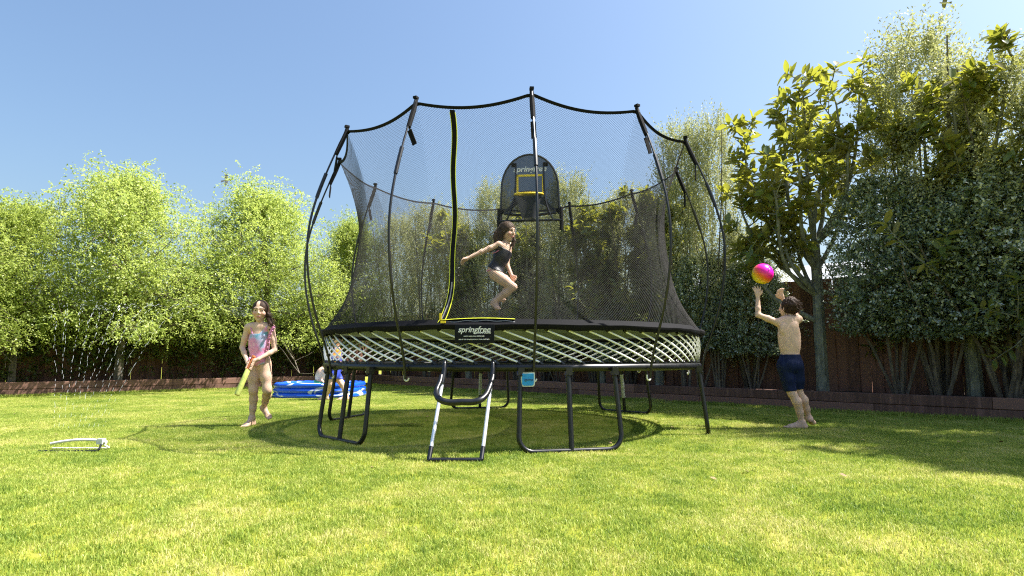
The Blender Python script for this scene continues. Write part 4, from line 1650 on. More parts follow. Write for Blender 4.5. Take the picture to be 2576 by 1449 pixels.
def hand(B, wrist, palm_end, side, normal, spread=1.0, curl=.3, scale=1.0, curls=None):
    """palm with four unequal bent fingers and a thumb. side: unit vector towards the thumb, normal: palm facing"""
    w, pe = np.array(wrist, float), np.array(palm_end, float)
    ax = unit(pe - w); s = unit(np.array(side, float) - ax * (np.array(side, float) @ ax)); nrm = unit(np.array(normal, float) - ax * (np.array(normal, float) @ ax))
    L = np.linalg.norm(pe - w)
    wd = .027 * scale
    B.limb(w, w + ax * L * .5, .017 * scale, .019 * scale, .01)
    B.limb(w + ax * L * .35 + s * wd * .5, pe + s * wd * .75, .014 * scale, .0115 * scale, .012)
    B.limb(w + ax * L * .35 - s * wd * .5, pe - s * wd * .75, .014 * scale, .0115 * scale, .012)
    B.limb(w + ax * L * .4, pe, .0145 * scale, .012 * scale, .012)
    ln = [.056, .063, .059, .046]
    for i in range(4):
        o = (.9 - .6 * i) * wd
        base = pe + s * o - ax * .004
        d0 = unit(ax + s * (.22 - .147 * i) * spread)
        c = curl if curls is None else curls[i]
        l = ln[i] * scale
        d1 = unit(d0 * math.cos(c) + nrm * math.sin(c))
        d2 = unit(d0 * math.cos(2.2 * c) + nrm * math.sin(2.2 * c))
        d3 = unit(d0 * math.cos(3.0 * c) + nrm * math.sin(3.0 * c))
        p1 = base + d1 * l * .45; p2 = p1 + d2 * l * .32; p3 = p2 + d3 * l * .23
        B.chain([base, p1, p2, p3], [.0092 * scale, .0085 * scale, .0078 * scale, .0066 * scale], .003)
    tb = w + ax * L * .35 + s * wd * .8
    t1 = tb + unit(s * .75 + ax * .7 + nrm * .25) * .032 * scale
    t2 = t1 + unit(s * .35 + ax * .9 + nrm * .3) * .026 * scale
    B.chain([tb, t1, t2], [.0125 * scale, .0105 * scale, .008 * scale], .006)


def foot(B, ankle, heel, ball, toe, r=.03, side=None):
    B.limb(ankle, heel, .029, .026, .02)
    B.limb(np.array(ankle) - np.array([0, 0, .01]), ball, .03, .02, .025)
    B.limb(heel, ball, .026, .022, .02)
    ba, tt = np.array(ball, float), np.array(toe, float)
    ax = unit(tt - ba)
    s = unit(np.cross(ax, [0, 0, 1])) if side is None else np.array(side, float)
    B.limb(ba + s * .016, ba - s * .016, .021, .019, .015)
    L = np.linalg.norm(tt - ba)
    for i, o in enumerate((.022, .011, .001, -.009, -.018)):
        B.limb(ba + s * o, ba + s * o * 1.15 + ax * L * (1 - .09 * i), .0105 if i else .013, .0075 if i else .0095, .006)


def face(B, c, f, up, r, hw):
    """nose, brow, cheeks, chin, lips, ears on a head of half height r, facing f"""
    c, f, up = np.array(c, float), unit(np.array(f, float)), unit(np.array(up, float))
    up = unit(up - f * (up @ f)); s = np.cross(f, up)
    P = lambda x, y, z: c + s * x + f * y + up * z
    k = r / .105
    B.ell(P(0, .002 * k, .018 * k), np.array([hw, hw * 1.16, r * .86]), np.stack([s, f, up], 1), .01)
    B.ell(P(0, .018 * k, -.045 * k), np.array([hw * .76, hw * .80, r * .52]), np.stack([s, f, up], 1), .03)
    B.limb(P(0, .056 * k, -.09 * k), P(0, .054 * k, -.085 * k), .014 * k, .018 * k, .02)      # chin
    for sg in (-1, 1):
        B.ell(P(sg * .032 * k, .072 * k, .006 * k), np.array([.014, .01, .0095]) * k, np.stack([s, f, up], 1), .012, 'sub')
        B.ell(P(sg * .031 * k, .069 * k, .004 * k), np.array([.0115, .0115, .0085]) * k, np.stack([s, f, up], 1), .002)
        B.limb(P(sg * .014 * k, .080 * k, .022 * k), P(sg * .046 * k, .069 * k, .022 * k), .0075 * k, .006 * k, .014)
        B.ell(P(sg * .038 * k, .058 * k, -.028 * k), np.array([.02, .02, .018]) * k, None, .02)
        B.ell(P(sg * (hw + .002), -.005 * k, -.006 * k), np.array([.009, .017, .028]) * k, np.stack([s, f, up], 1), .006)
    B.limb(P(0, .080 * k, .012 * k), P(0, .096 * k, -.022 * k), .0055 * k, .0092 * k, .008)
    B.limb(P(-.011 * k, .084 * k, -.026 * k), P(.011 * k, .084 * k, -.026 * k), .0065 * k, .0065 * k, .006)
    B.limb(P(-.015 * k, .077 * k, -.053 * k), P(.015 * k, .077 * k, -.053 * k), .0055 * k, .0055 * k, .006)
    B.limb(P(-.013 * k, .075 * k, -.063 * k), P(.013 * k, .075 * k, -.063 * k), .006 * k, .006 * k, .006)
    sp = []
    R3 = np.ones(3)
    for sg in (-1, 1):
        sp.append((P(sg * .031 * k, .078 * k, .004 * k), np.array([.0095, .012, .0052]) * k, (.6, .55, .5), .25))
        sp.append((P(sg * .031 * k, .081 * k, .004 * k), np.array([.0062, .012, .0062]) * k, (.035, .02, .014), .3))
        for j in range(4):
            sp.append((P(sg * (.018 + .009 * j) * k, (.084 - .003 * j) * k, (.025 + .002 * math.sin(j)) * k), np.array([.0065, .012, .0036]) * k, (.13, .08, .055), .6))
        sp.append((P(sg * .04 * k, .07 * k, -.03 * k), R3 * .016 * k, (.68, .38, .29), .8))
    for j in range(5):
        sp.append((P((-.016 + .008 * j) * k, .081 * k, -.058 * k), R3 * .0072 * k, (.55, .22, .19), .5))
    return sp, P


def torso(B, sh, ch, wa, hp, wch, dch, wwa, dwa, whp, dhp, fwd, side):
    """chest, waist and hips as stacked ellipsoids"""
    M = lambda up_: np.stack([unit(np.array(side, float)), unit(np.array(fwd, float)), unit(np.array(up_, float))], 1)
    sh, ch, wa, hp = map(lambda v: np.array(v, float), (sh, ch, wa, hp))
    u1, u2 = unit(sh - wa), unit(wa - hp)
    def orth(u_):
        s = unit(np.array(side, float) - u_ * (np.array(side, float) @ u_)); f = np.cross(u_, s)
        return np.stack([s, f, u_], 1)
    B.ell(ch, (wch, dch, np.linalg.norm(sh - wa) * .56), orth(u1), .05)
    B.ell((ch + wa) / 2, ((wch + wwa) / 2 * .97, (dch + dwa) / 2 * .97, np.linalg.norm(sh - wa) * .42), orth(u1), .05)
    B.ell(wa, (wwa, dwa, np.linalg.norm(wa - hp) * .85), orth(u2), .05)
    B.ell(hp, (whp, dhp, np.linalg.norm(wa - hp) * .72), orth(u2), .05)


def strands(name, roots, tips, mtl, parent, r=.0014, bend=.02, seed=1):
    q = np.random.default_rng(seed)
    b = MB()
    for p0, p1 in zip(roots, tips):
        p0, p1 = np.array(p0), np.array(p1)
        w = q.normal(0, bend, 3); w2 = q.normal(0, bend, 3)
        b.tube([Vector(p0), Vector(p0 * .66 + p1 * .34 + w), Vector(p0 * .33 + p1 * .67 + w2), Vector(p1)], [r, r, r * .8, r * .3], 4, cap=False)
    return tag(b.build(name, mtl, parent), kind='stuff')


def person(name, loc, label):
    return empty(name, loc, label, 'person')
# ------------------------------------------------------------------ girl with foam bat
GY = 6.40
def gp(cx, cy, dy=0.0):
    return np.array(at((850 + cx / 2.683) / 1.4907, (1100 + cy / 2.683) / 1.4907, GY + dy))
g_foot = gp(250, 1318, 0)
girl = person('person', (g_foot[0], GY, 0), 'girl in pink and blue swimsuit walking barefoot with a foam bat')
lo = np.array([g_foot[0] - .32, GY - .34, -.02]); hi = np.array([g_foot[0] + .42, GY + .30, 1.45])
B = Body(lo, hi, .0055)
hipc = gp(328, 668); waist = gp(322, 585); chest = gp(328, 455); shc = gp(335, 335)
side = np.array([1, 0, 0]); fwd = np.array([0, -1, 0])
torso(B, shc, chest, waist, hipc, .098, .070, .086, .064, .108, .078, fwd, side)
shR, shL = gp(215, 345), gp(448, 345)
B.limb(shR, shL, .036, .036, .04)
B.limb(gp(262, 335), gp(400, 335), .042, .042, .04)
neckb, headc = gp(338, 330, .012), gp(338, 178, -.005)
B.limb(neckb, gp(338, 262, -.002), .036, .031, .02)
hdir = np.array([.22, -.96, -.05])
spots, FP = face(B, headc, hdir, (0.03, 0, 1), .112, .074)
# arms
elR, wrR = gp(156, 545, .01), gp(208, 690, -.13)
elL, wrL = gp(486, 572, -.02), gp(318, 662, -.17)
B.chain([shR, shR * .45 + elR * .55, elR], [.036, .031, .026], .02)
B.chain([elR, elR * .65 + wrR * .35, wrR], [.026, .026, .018], .015)
B.chain([shL, shL * .45 + elL * .55, elL], [.036, .031, .026], .02)
B.chain([elL, elL * .65 + wrL * .35, wrL], [.026, .026, .018], .015)
bat_top, bat_end = gp(262, 660, -.195), gp(104, 1022, -.30)
bdir = unit(bat_end - bat_top)
# two fists closed round the handle
for wr, gpos in ((wrL, bat_top + bdir * .03), (wrR, bat_top + bdir * .085)):
    ax = unit(gpos - wr)
    B.limb(wr, gpos + (wr - gpos) * .25, .018, .021, .012)
    e1 = unit(np.cross(bdir, [0, 0, 1])); e2 = np.cross(bdir, e1)
    for i in range(4):
        q = gpos + bdir * (-.024 + .016 * i)
        ringp = [q + (e1 * math.cos(a_) + e2 * math.sin(a_)) * .026 for a_ in np.linspace(-1.2, 3.2, 6)]
        B.chain(ringp, [.0095, .009, .009, .0085, .008, .007], .003)
    B.chain([gpos - bdir * .03 + e1 * .02, gpos - bdir * .036 + e2 * .024, gpos - bdir * .02 - e1 * .024], [.011, .0095, .008], .004)
# legs
hR, hL = gp(272, 715), gp(386, 715)
knR, anR = gp(268, 985, -.035), gp(254, 1252, .01)
knL, anL = gp(408, 978, -.06), gp(372, 1148, .13)
for h_, kn, an, calf in ((hR, knR, anR, 1), (hL, knL, anL, 1)):
    B.chain([h_, h_ * .5 + kn * .5, kn * .93 + h_ * .07, kn], [.066, .055, .042, .041], .03)
    v = an - kn
    cb = np.array([0, .018, 0])
    B.chain([kn, kn + v * .3 + cb, kn + v * .65 + cb * .6, an], [.039, .042, .033, .025], .02)
hz0 = .022
foot(B, anR, np.array([anR[0], anR[1] + .035, hz0 + .006]), np.array([anR[0] - .012, anR[1] - .105, hz0]), np.array([anR[0] - .018, anR[1] - .155, .014]))
aL = anL
heel = gp(362, 1150, .17); ball = gp(422, 1238, .09); toe = gp(442, 1262, .055)
foot(B, aL, heel, ball, toe)
paint = painter(spots)
body_me = B.mesh('body', M_skin, WL[girl], 2, paint)
link_mesh('body', body_me, girl)
# swimsuit: thin layer over the torso, cut at leg holes and neckline
SW = B.copy()
X, Y, Z = SW.grid()
zt = gp(0, 410)[2]; zl = gp(0, 700)[2]
hcx = hipc[0]
leg_cut = zl - .04 + .42 * np.abs(X - hcx - .003)
neck_cut = zt + .095 * np.clip((X - shc[0] - .02) / .075, 0, 1)
arm_l = gp(212, 0)[0]; arm_r = gp(440, 0)[0]
reg = np.maximum(np.maximum(leg_cut - Z, Z - neck_cut), np.maximum(arm_l - .002 - X + .25 * (Z - zt) * 0, X - arm_r))
SW.F = np.maximum(SW.F - .0055, reg.astype(np.float32))
# keep the arms and hands out of the layer (they are in front of or beside the trunk)
for a_, b_, r_ in ((elR, wrR, .05), (elL, wrL, .05), (shR * .9 + elR * .1, elR, .049), (shL * .35 + elL * .65, elL, .04)):
    SW.limb(a_, b_, r_, r_, 0, 'sub')
SW.limb(wrL, bat_top + bdir * .1, .055, .055, 0, 'sub'); SW.limb(wrR, bat_top + bdir * .1, .05, .05, 0, 'sub')
m_suit, t_, p_, _o = nt('tie_dye_swimsuit')
t_.links.new(ramp(t_, [(.30, (.14, .38, .48)), (.38, (.36, .44, .62)), (.45, (.62, .42, .62)), (.54, (.76, .27, .49)), (.68, (.82, .48, .62))], noise(t_, 7.5, 2, .5, objco(t_), .8)), p_.inputs['Base Color'])
p_.inputs['Roughness'].default_value = .45
SWm = SW.mesh('swimsuit', m_suit, WL[girl], 1)
suit = link_mesh('swimsuit', SWm, girl)
M_pink = mat('pink_frill', (.75, .27, .46), .6, var=.25, nscale=40)
b = MB()
b.tube([Vector(gp(258, 405, -.075)), Vector(gp(246, 360, -.058)), Vector(gp(236, 318, -.03)), Vector(gp(240, 312, .02))], .006, 6)
b.build('strap', M_pink, girl)
b = MB()
fr = [gp(462, 328, .0), gp(452, 345, -.05), gp(432, 385, -.072), gp(418, 430, -.085), gp(408, 490, -.085), gp(395, 545, -.082), gp(385, 590, -.078)]
rings = []
m_ = 60
for i in range(m_ + 1):
    u = i / m_ * (len(fr) - 1); k0 = min(int(u), len(fr) - 2); q = fr[k0] + (fr[k0 + 1] - fr[k0]) * (u - k0)
    wv = .012 * math.sin(i * 1.55); wdt = .036 * (1 - .55 * i / m_) + .006 * math.sin(i * .8)
    rings.append([Vector(q + np.array([-.002, 0, 0])), Vector(q + np.array([wdt * .5, -.012 + wv * .6, .004])), Vector(q + np.array([wdt, -.010 - wv, -.006])), Vector(q + np.array([wdt * .5, -.008 + wv * .6, .002]))])
b.loft(rings); b.build('frill', M_pink, girl)
# hair: cap plus side ponytail of curls
HB_ = Body(lo, hi, .005)
hd = unit(hdir)
hs_v = unit(np.cross(hd, [0, 0, 1.0])); HM = np.stack([hs_v, hd, np.cross(hs_v, hd)], 1)
HB_.ell(headc + np.array([.002, .010, .022]), (.087, .098, .098), HM, .01)
HB_.ell(headc + hd * .10 + np.array([-.004, 0, -.036]), (.072, .074, .084), HM, .01, 'sub')
HB_.ell(headc + np.array([.0, .03, -.08]), (.05, .05, .05), None, .01, 'sub')
tail = [gp(402, 175, .03), gp(418, 215, .0), gp(425, 265, -.02), gp(440, 305, -.03), gp(470, 345, -.02)]
HB_.chain(tail, [.026, .02, .023, .021, .010], .012)
r2 = np.random.default_rng(3)
for i in range(16):
    p0 = tail[1] * (1 - i / 16) + tail[3] * (i / 16) + r2.normal(0, .008, 3)
    a0 = r2.uniform(0, 6.28)
    HB_.chain([p0 + np.array([.014 * math.cos(a0 + j * 1.3), .014 * math.sin(a0 + j * 1.3), -.016 * j]) + np.array([.004 * j, 0, 0]) for j in range(6)], [.007] * 6, .004)
link_mesh('hair', HB_.mesh('hair', M_hair, WL[girl], 1), girl)
r3 = np.random.default_rng(21)
rt_ = [headc + np.array([.002, .010, .022]) + unit(np.array([r3.normal() * .6 + .3, r3.normal() * .5 + .8, abs(r3.normal()) * .6 + .5])) * .088 for _ in range(50)]
strands('loose_hair', rt_, [tail[0] + r3.normal(0, .01, 3) for _ in rt_], M_hair, girl, .0013, .002)
rt_ = [tail[0] + r3.normal(0, .012, 3) for _ in range(60)]
strands('loose_hair', rt_, [tail[3 if r3.random() < .5 else 4] + r3.normal(0, .02, 3) for _ in rt_], M_hair, girl, .0015, .02)
# bat
bat = empty('foam_bat', bat_top, 'lime green foam bat with orange handle held by the girl', 'bat')
m_bat = mat('lime_foam', (.60, .66, .16), .6, var=.12, nscale=30)
m_or = mat('orange_foam', (.75, .22, .07), .6, var=.15)
s0 = bat_top + bdir * .112
b = MB(); b.tube([Vector(s0), Vector(s0 + bdir * .012), Vector(s0 + bdir * .1), Vector(bat_end - bdir * .012), Vector(bat_end)], [.017, .0245, .026, .029, .0265], 14); b.build('barrel', m_bat, bat)
b = MB(); b.tube([Vector(bat_top - bdir * .035), Vector(bat_top - bdir * .02), Vector(bat_top - bdir * .015), Vector(s0 + bdir * .002)], [.02, .021, .0155, .015], 12); b.build('handle', m_or, bat)
b = MB(); b.tube([Vector(bat_end - bdir * .001), Vector(bat_end + bdir * .004)], [.026, .02], 14); b.build('end_cap', mat('tan_foam', (.45, .28, .1), .6), bat)

# ------------------------------------------------------------------ boy reaching for the ball
BY = 6.16
def bp(cx, cy, dy=0.0):
    return np.array(at((2750 + cx / 2.071) / 1.4907, (950 + cy / 2.071) / 1.4907, BY + dy))
b_foot = bp(545, 1345)
boy = person('person', (b_foot[0], BY, 0), 'bare backed boy in navy shorts reaching up for the ball')
lo = np.array([b_foot[0] - .62, BY - .35, -.02]); hi = np.array([b_foot[0] + .32, BY + .45, 1.75])
B = Body(lo, hi, .0055)
hipc, waist, chest, shc = bp(442, 850), bp(440, 745), bp(432, 620), bp(428, 520)
torso(B, shc, chest, waist, hipc, .108, .076, .094, .068, .108, .082, np.array([0, 1, 0]), np.array([1, 0, 0]))
shL, shR = bp(345, 538, .0), bp(506, 512, .02)
B.limb(shL, shR, .036, .036, .04); B.limb(bp(390, 525), bp(480, 515), .045, .045, .04)
# shoulder blades and spine groove
B.ell(bp(388, 585, -.054), (.034, .014, .045), None, .035); B.ell(bp(478, 578, -.054), (.034, .014, .045), None, .035)
B.limb(bp(436, 560, -.098), bp(440, 760, -.086), .014, .012, .025, 'sub')
neckb, headc = bp(432, 520, .02), bp(434, 425, .045)
B.limb(neckb, bp(434, 470, .035), .042, .037, .02)
spots, FP = face(B, headc, (-.45, .85, .35), (0.1, -.3, 1), .112, .076)
elL, wrL = bp(192, 478, -.01), bp(190, 335, .03)
B.chain([shL, shL * .5 + elL * .5, elL], [.036, .031, .026], .02)
B.chain([elL, elL * .65 + wrL * .35, wrL], [.026, .026, .019], .015)
hand(B, wrL, bp(186, 290, .035), (1, 0, 0), (.05, 1, .2), 1.5, .22, 1.05)
elR, wrR = bp(450, 440, .24), bp(382, 352, .22)
B.chain([shR, shR * .5 + elR * .5, elR], [.036, .031, .026], .02)
B.chain([elR, elR * .65 + wrR * .35, wrR], [.026, .026, .019], .015)
hand(B, wrR, bp(362, 312, .20), (-1, 0, .1), (.2, -.2, .9), 1.4, .4, 1.0)
hL, hR = bp(398, 880), bp(486, 880)
knL, anL = bp(455, 1085, -.02), bp(532, 1308, .02)
knR, anR = bp(505, 1080, .06), bp(584, 1275, .13)
for h_, kn, an in ((hL, knL, anL), (hR, knR, anR)):
    B.chain([h_, h_ * .5 + kn * .5, kn], [.07, .058, .043], .03)
    v = an - kn
    cb = np.array([.012, -.018, 0])
    B.chain([kn, kn + v * .3 + cb, kn + v * .65 + cb * .6, an], [.041, .045, .034, .026], .02)
foot(B, anL, np.array([anL[0] + .022, anL[1] - .01, .028]), np.array([anL[0] - .11, anL[1] + .02, .022]), np.array([anL[0] - .165, anL[1] + .03, .014]))
foot(B, anR, bp(598, 1290, .10), bp(612, 1312, .19), bp(618, 1318, .235))
link_mesh('body', B.mesh('body', M_skin, WL[boy], 2, painter(spots)), boy)
# shorts
SB = Body(lo, hi, .0055)
SB.chain([waist * .35 + hipc * .65, hipc], [.097, .104], .03, (np.array([0, 1, 0]), .82))
SB.ell(bp(440, 872, -.01), (.106, .093, .09), None, .03)
kl, kr = bp(440, 1062, -.015), bp(498, 1055, .05)
SB.chain([hL, kl], [.077, .058], .02); SB.chain([hR, kr], [.077, .056], .02)
SB.F = np.minimum(SB.F, B.copy().F[:SB.F.shape[0], :SB.F.shape[1], :SB.F.shape[2]] - .008) if SB.F.shape == B.F.shape else SB.F
X, Y, Z = SB.grid()
zw = bp(0, 785)[2]
fold = .0015 * np.sin(X * 90 + Z * 18) + .001 * np.sin(X * 150 - Z * 30)
SB.F = np.maximum(SB.F + fold.astype(np.float32), np.maximum(Z - zw - 0 * X, bp(0, 1066)[2] - Z + .12 * (X - hipc[0]) + 0 * Y).astype(np.float32))
m_nav = mat('navy_swim_shorts', (.006, .013, .05), .7, 0, .2, var=.2, nscale=14)
link_mesh('shorts', SB.mesh('shorts', m_nav, WL[boy], 1), boy)
HB_ = Body(lo, hi, .005)
HB_.ell(headc + np.array([.006, -.012, .02]), (.086, .096, .098), None, .01)
fd = unit(np.array([-.45, .85, .35]))
HB_.ell(headc + fd * .09 + np.array([0, 0, -.035]), (.07, .07, .085), None, .012, 'sub')
HB_.ell(headc + np.array([0, -.03, -.105]), (.07, .07, .04), None, .01, 'sub')
r2 = np.random.default_rng(5)
for i in range(70):
    d = unit(r2.standard_normal(3) + np.array([0, -.7, .5])); p0 = headc + np.array([.006, -.012, .02]) + d * np.array([.083, .093, .095])
    if (p0 - headc) @ fd > .03: continue
    HB_.limb(p0, p0 + d * .008 + np.array([r2.normal(0, .01), 0, -.022]), .009, .004, .006)
link_mesh('hair', HB_.mesh('hair', M_hair, WL[boy], 1), boy)

r3 = np.random.default_rng(22); rt_, tp_ = [], []
for i in range(320):
    d = unit(r3.standard_normal(3) + np.array([0, -.6, .5])); p0 = headc + np.array([.006, -.012, .02]) + d * np.array([.084, .094, .096])
    if (p0 - headc) @ fd > .035 or p0[2] < headc[2] - .07: continue
    rt_.append(p0); tp_.append(p0 + d * .012 + np.array([r3.normal(.008, .012), r3.normal(0, .01), -.028 + r3.normal(0, .01)]))
strands('loose_hair', rt_, tp_, M_hair, boy, .0017, .004)

# ball
ball_c = at(1918.5, 689, 6.2)
m_ball, t_, p_, _o = nt('rainbow_vinyl_ball')
vm = t_.nodes.new('ShaderNodeVectorMath'); vm.operation = 'DOT_PRODUCT'
t_.links.new(objco(t_), vm.inputs[0])
axb = Vector((.45, -.62, .62)).normalized() / .108
vm.inputs[1].default_value = axb
mr = t_.nodes.new('ShaderNodeMapRange'); mr.inputs['From Min'].default_value = -1; mr.inputs['From Max'].default_value = 1
t_.links.new(vm.outputs['Value'], mr.inputs['Value'])
t_.links.new(ramp(t_, [(.25, (.88, .72, .02)), (.42, (.95, .40, .015)), (.58, (.92, .12, .03)), (.74, (.9, .015, .25)), (.95, (.82, .012, .62))], mr.outputs[0]), p_.inputs['Base Color'])
p_.inputs['Roughness'].default_value = .25
p_.inputs['Subsurface Weight'].default_value = .15
p_.inputs['Subsurface Radius'].default_value = (.05, .03, .03)
bo = empty('beach_ball', ball_c, 'magenta to yellow shaded ball in mid air above the boy', 'ball')
b = MB(); b.sphere(ball_c, .107, 40, 24); b.build('shell', m_ball, bo)
b = MB(); b.tube([ball_c + Vector((.03, -.1, .035)), ball_c + Vector((.0315, -.1045, .0365))], [.007, .005], 10); b.build('valve', mat('valve_white', (.8, .8, .8), .4), bo)

# ------------------------------------------------------------------ girl jumping inside the net
JY = 6.5
def jp(cx, cy, dy=0.0):
    return np.array(at((1680 + cx / 3.622) / 1.4907, (800 + cy / 3.622) / 1.4907, JY + dy))
jb = jp(680, 1300)
jg = person('person', (jb[0], JY, 0.96), 'long haired girl in black swimsuit jumping in the trampoline')
lo = np.array([jp(120, 0)[0], JY - .35, 1.15]); hi = np.array([jp(1010, 0)[0], JY + .3, jp(0, 60)[2]])
B = Body(lo, hi, .006)
hipc, waist, chest, shc = jp(640, 775), jp(700, 655), jp(752, 520), jp(775, 415)
fw = np.array([.85, -.5, 0]); sd_ = np.array([.5, .85, 0])
torso(B, shc, chest, waist, hipc, .092, .074, .08, .064, .098, .084, fw, sd_)
shN, shF = jp(690, 425, -.09), jp(835, 440, .08)
B.limb(shN, shF, .036, .036, .04)
neckb, headc = jp(785, 405), jp(805, 250)
B.limb(neckb, jp(800, 320), .036, .032, .02)
fj = np.array([.75, -.6, -.08])
spots, FP = face(B, headc, fj, (.05, 0, 1), .107, .072)
elN, wrN = jp(450, 525, -.14), jp(262, 612, -.18)
B.chain([shN, shN * .5 + elN * .5, elN], [.034, .03, .025], .02); B.chain([elN, wrN], [.025, .018], .015)
hand(B, wrN, jp(215, 640, -.18), (.2, -.8, .5), (0, -.4, -.9), 1.0, .3)
elF, wrF = jp(800, 690, .07), jp(868, 850, .0)
B.chain([shF, shF * .5 + elF * .5, elF], [.034, .03, .025], .02); B.chain([elF, wrF], [.025, .018], .015)
hand(B, wrF, jp(895, 895, -.01), (.6, -.5, 0), (-.5, -.5, 0), .8, .45)
for h_, kn, an, he, ba, to in ((jp(640, 830, -.06), jp(885, 1000, -.10), jp(640, 1190, -.03), jp(610, 1225, -.02), jp(668, 1283, -.06), jp(705, 1300, -.08)),
                               (jp(645, 820, .06), jp(868, 985, .10), jp(700, 1130, .10), jp(675, 1155, .11), jp(750, 1180, .08), jp(790, 1175, .07))):
    B.chain([h_, h_ * .5 + kn * .5, kn], [.066, .056, .042], .03)
    v = an - kn
    B.chain([kn, kn + v * .35 + np.array([-.01, 0, -.014]), an], [.04, .041, .025], .02)
    foot(B, an, he, ba, to)
link_mesh('body', B.mesh('body', M_skin, WL[jg], 2, painter(spots)), jg)
SW = B.copy()
X, Y, Z = SW.grid()
up_ = unit(shc - hipc)
tpar = (X - hipc[0]) * up_[0] + (Z - hipc[2]) * up_[2]
crs = (X - hipc[0]) * up_[2] - (Z - hipc[2]) * up_[0]
Lt = np.linalg.norm((shc - hipc)[[0, 2]])
reg = np.maximum(np.maximum(tpar - Lt * .80 - .5 * np.clip(crs * 0 + 0, -1, 1), -.015 - .1 * np.clip(crs, -1, .1) + .18 * np.abs(crs + .03) - tpar), np.abs(crs) - .125) + 0 * Y
SW.F = np.maximum(SW.F - .006, reg.astype(np.float32))
for a_, b_, r_ in ((elN, wrN, .05), (elF, wrF, .045), (shN * .85 + elN * .15 + np.array([-.015, -.02, .01]), elN, .045), (shF * .3 + elF * .7, elF, .038)):
    SW.limb(a_, b_, r_, r_, 0, 'sub')
m_blk = mat('black_swimsuit', (.012, .012, .018), .5, var=.3)
link_mesh('swimsuit', SW.mesh('swimsuit', m_blk, WL[jg], 1), jg)
b = MB()
for dy, px0, px1 in ((-.055, 700, 715), (.05, 805, 815)):
    b.tube([Vector(jp(px0, 470, dy - .03)), Vector(jp(px1, 415, dy - .035)), Vector(jp(px1 - 5, 392, dy))], .009, 6)
o = b.build('shoulder_straps', m_blk, jg)
b = MB(); b.tube([Vector(jp(600, 540, -.075)), Vector(jp(650, 530, -.095)), Vector(jp(690, 500, -.1))], .006, 6); b.build('pink_trim', M_pink, jg)
b = MB(); b.tube([Vector(jp(524, 785, -.06)), Vector(jp(560, 770, -.085)), Vector(jp(600, 775, -.1))], .006, 6); b.build('pink_trim', M_pink, jg)
HB_ = Body(lo, hi, .006)
fdir = unit(fj)
hs_v = unit(np.cross(fdir, [0, 0, 1.0])); HM = np.stack([hs_v, fdir, np.cross(hs_v, fdir)], 1)
HB_.ell(headc + np.array([-.004, .004, .022]), (.086, .096, .096), HM, .01)
HB_.ell(headc + fdir * .10 + np.array([0, 0, -.042]), (.064, .072, .084), HM, .01, 'sub')
r2 = np.random.default_rng(8)
for i in range(26):
    a0 = r2.uniform(1.2, 5.2)
    base = headc + np.array([-.02 + .055 * math.cos(a0), .05 * math.sin(a0), .03])
    tip = jp(640 + r2.uniform(-15, 90), 350 + r2.uniform(-20, 120), r2.uniform(-.08, .06))
    mid_ = base * .45 + tip * .55 + np.array([-.03, 0, .02])
    HB_.chain([base, mid_, tip], [.016, .014, .006], .012)
for i in range(6):
    base = headc + fdir * .02 + np.array([.05, .02, -.02]); tip = jp(855 + r2.uniform(-20, 30), 440 + r2.uniform(-30, 80), -.03 + r2.uniform(-.03, .06))
    HB_.chain([base, base * .5 + tip * .5 + np.array([.02, 0, 0]), tip], [.014, .011, .004], .01)
link_mesh('hair', HB_.mesh('hair', M_hair2, WL[jg], 1), jg)

r3 = np.random.default_rng(23)
rt_ = [headc + np.array([-.01 + .07 * math.cos(a_), .07 * math.sin(a_), r3.uniform(-.02, .09)]) for a_ in r3.uniform(1.0, 5.2, 150)]
strands('loose_hair', rt_, [jp(625 + r3.uniform(-55, 110), 345 + r3.uniform(-70, 130), r3.uniform(-.1, .08)) for _ in rt_], M_hair2, jg, .0016, .02)
# ------------------------------------------------------------------ paddling pool and the two children at it
PO = Vector((-3.56, 11.35, 0))
pool = empty('paddling_pool', PO, 'blue and white inflatable paddling pool on the lawn', 'paddling pool')
m_pool, t_, p_, _o = nt('blue_white_vinyl')
mp_ = t_.nodes.new('ShaderNodeMapping'); mp_.inputs['Scale'].default_value = (1.0, 1.0, 3.2)
t_.links.new(objco(t_), mp_.inputs['Vector'])
rp = ramp(t_, [(.60, (.01, .10, .72)), (.63, (.66, .72, .82))], noise(t_, 1.9, 2, .5, mp_.outputs['Vector'], 1.2))
t_.links.new(rp, p_.inputs['Base Color'])
p_.inputs['Roughness'].default_value = .22; p_.inputs['Coat Weight'].default_value = .3
def oval(hx_, hy_, r, n=64):
    q = []
    for i in range(n):
        a_ = 2 * PI * i / n
        c_, s_ = math.cos(a_), math.sin(a_)
        q.append((hx_ * math.copysign(abs(c_) ** .55, c_), hy_ * math.copysign(abs(s_) ** .55, s_)))
    return q
for k in range(3):
    b = MB()
    b.tube([PO + Vector((x * (1 - .012 * k), y * (1 - .012 * k), .05 + .088 * k)) for x, y in oval(.74, .62, 0)], [.049 + .0035 * math.sin(i * 1.9) for i in range(64)], 12, closed=True)
    b.build('ring', m_pool, pool)
b = MB(); q = oval(.72, .60, 0); b.add([PO + Vector((0, 0, .16))] + [PO + Vector((x, y, .16)) for x, y in q], [(0, i + 1, (i + 1) % 64 + 1) for i in range(64)])
m_wat = mat('pool_water', (.25, .5, .65), .05, 0, .6, .1, 3, .3)
b.build('water', m_wat, pool)
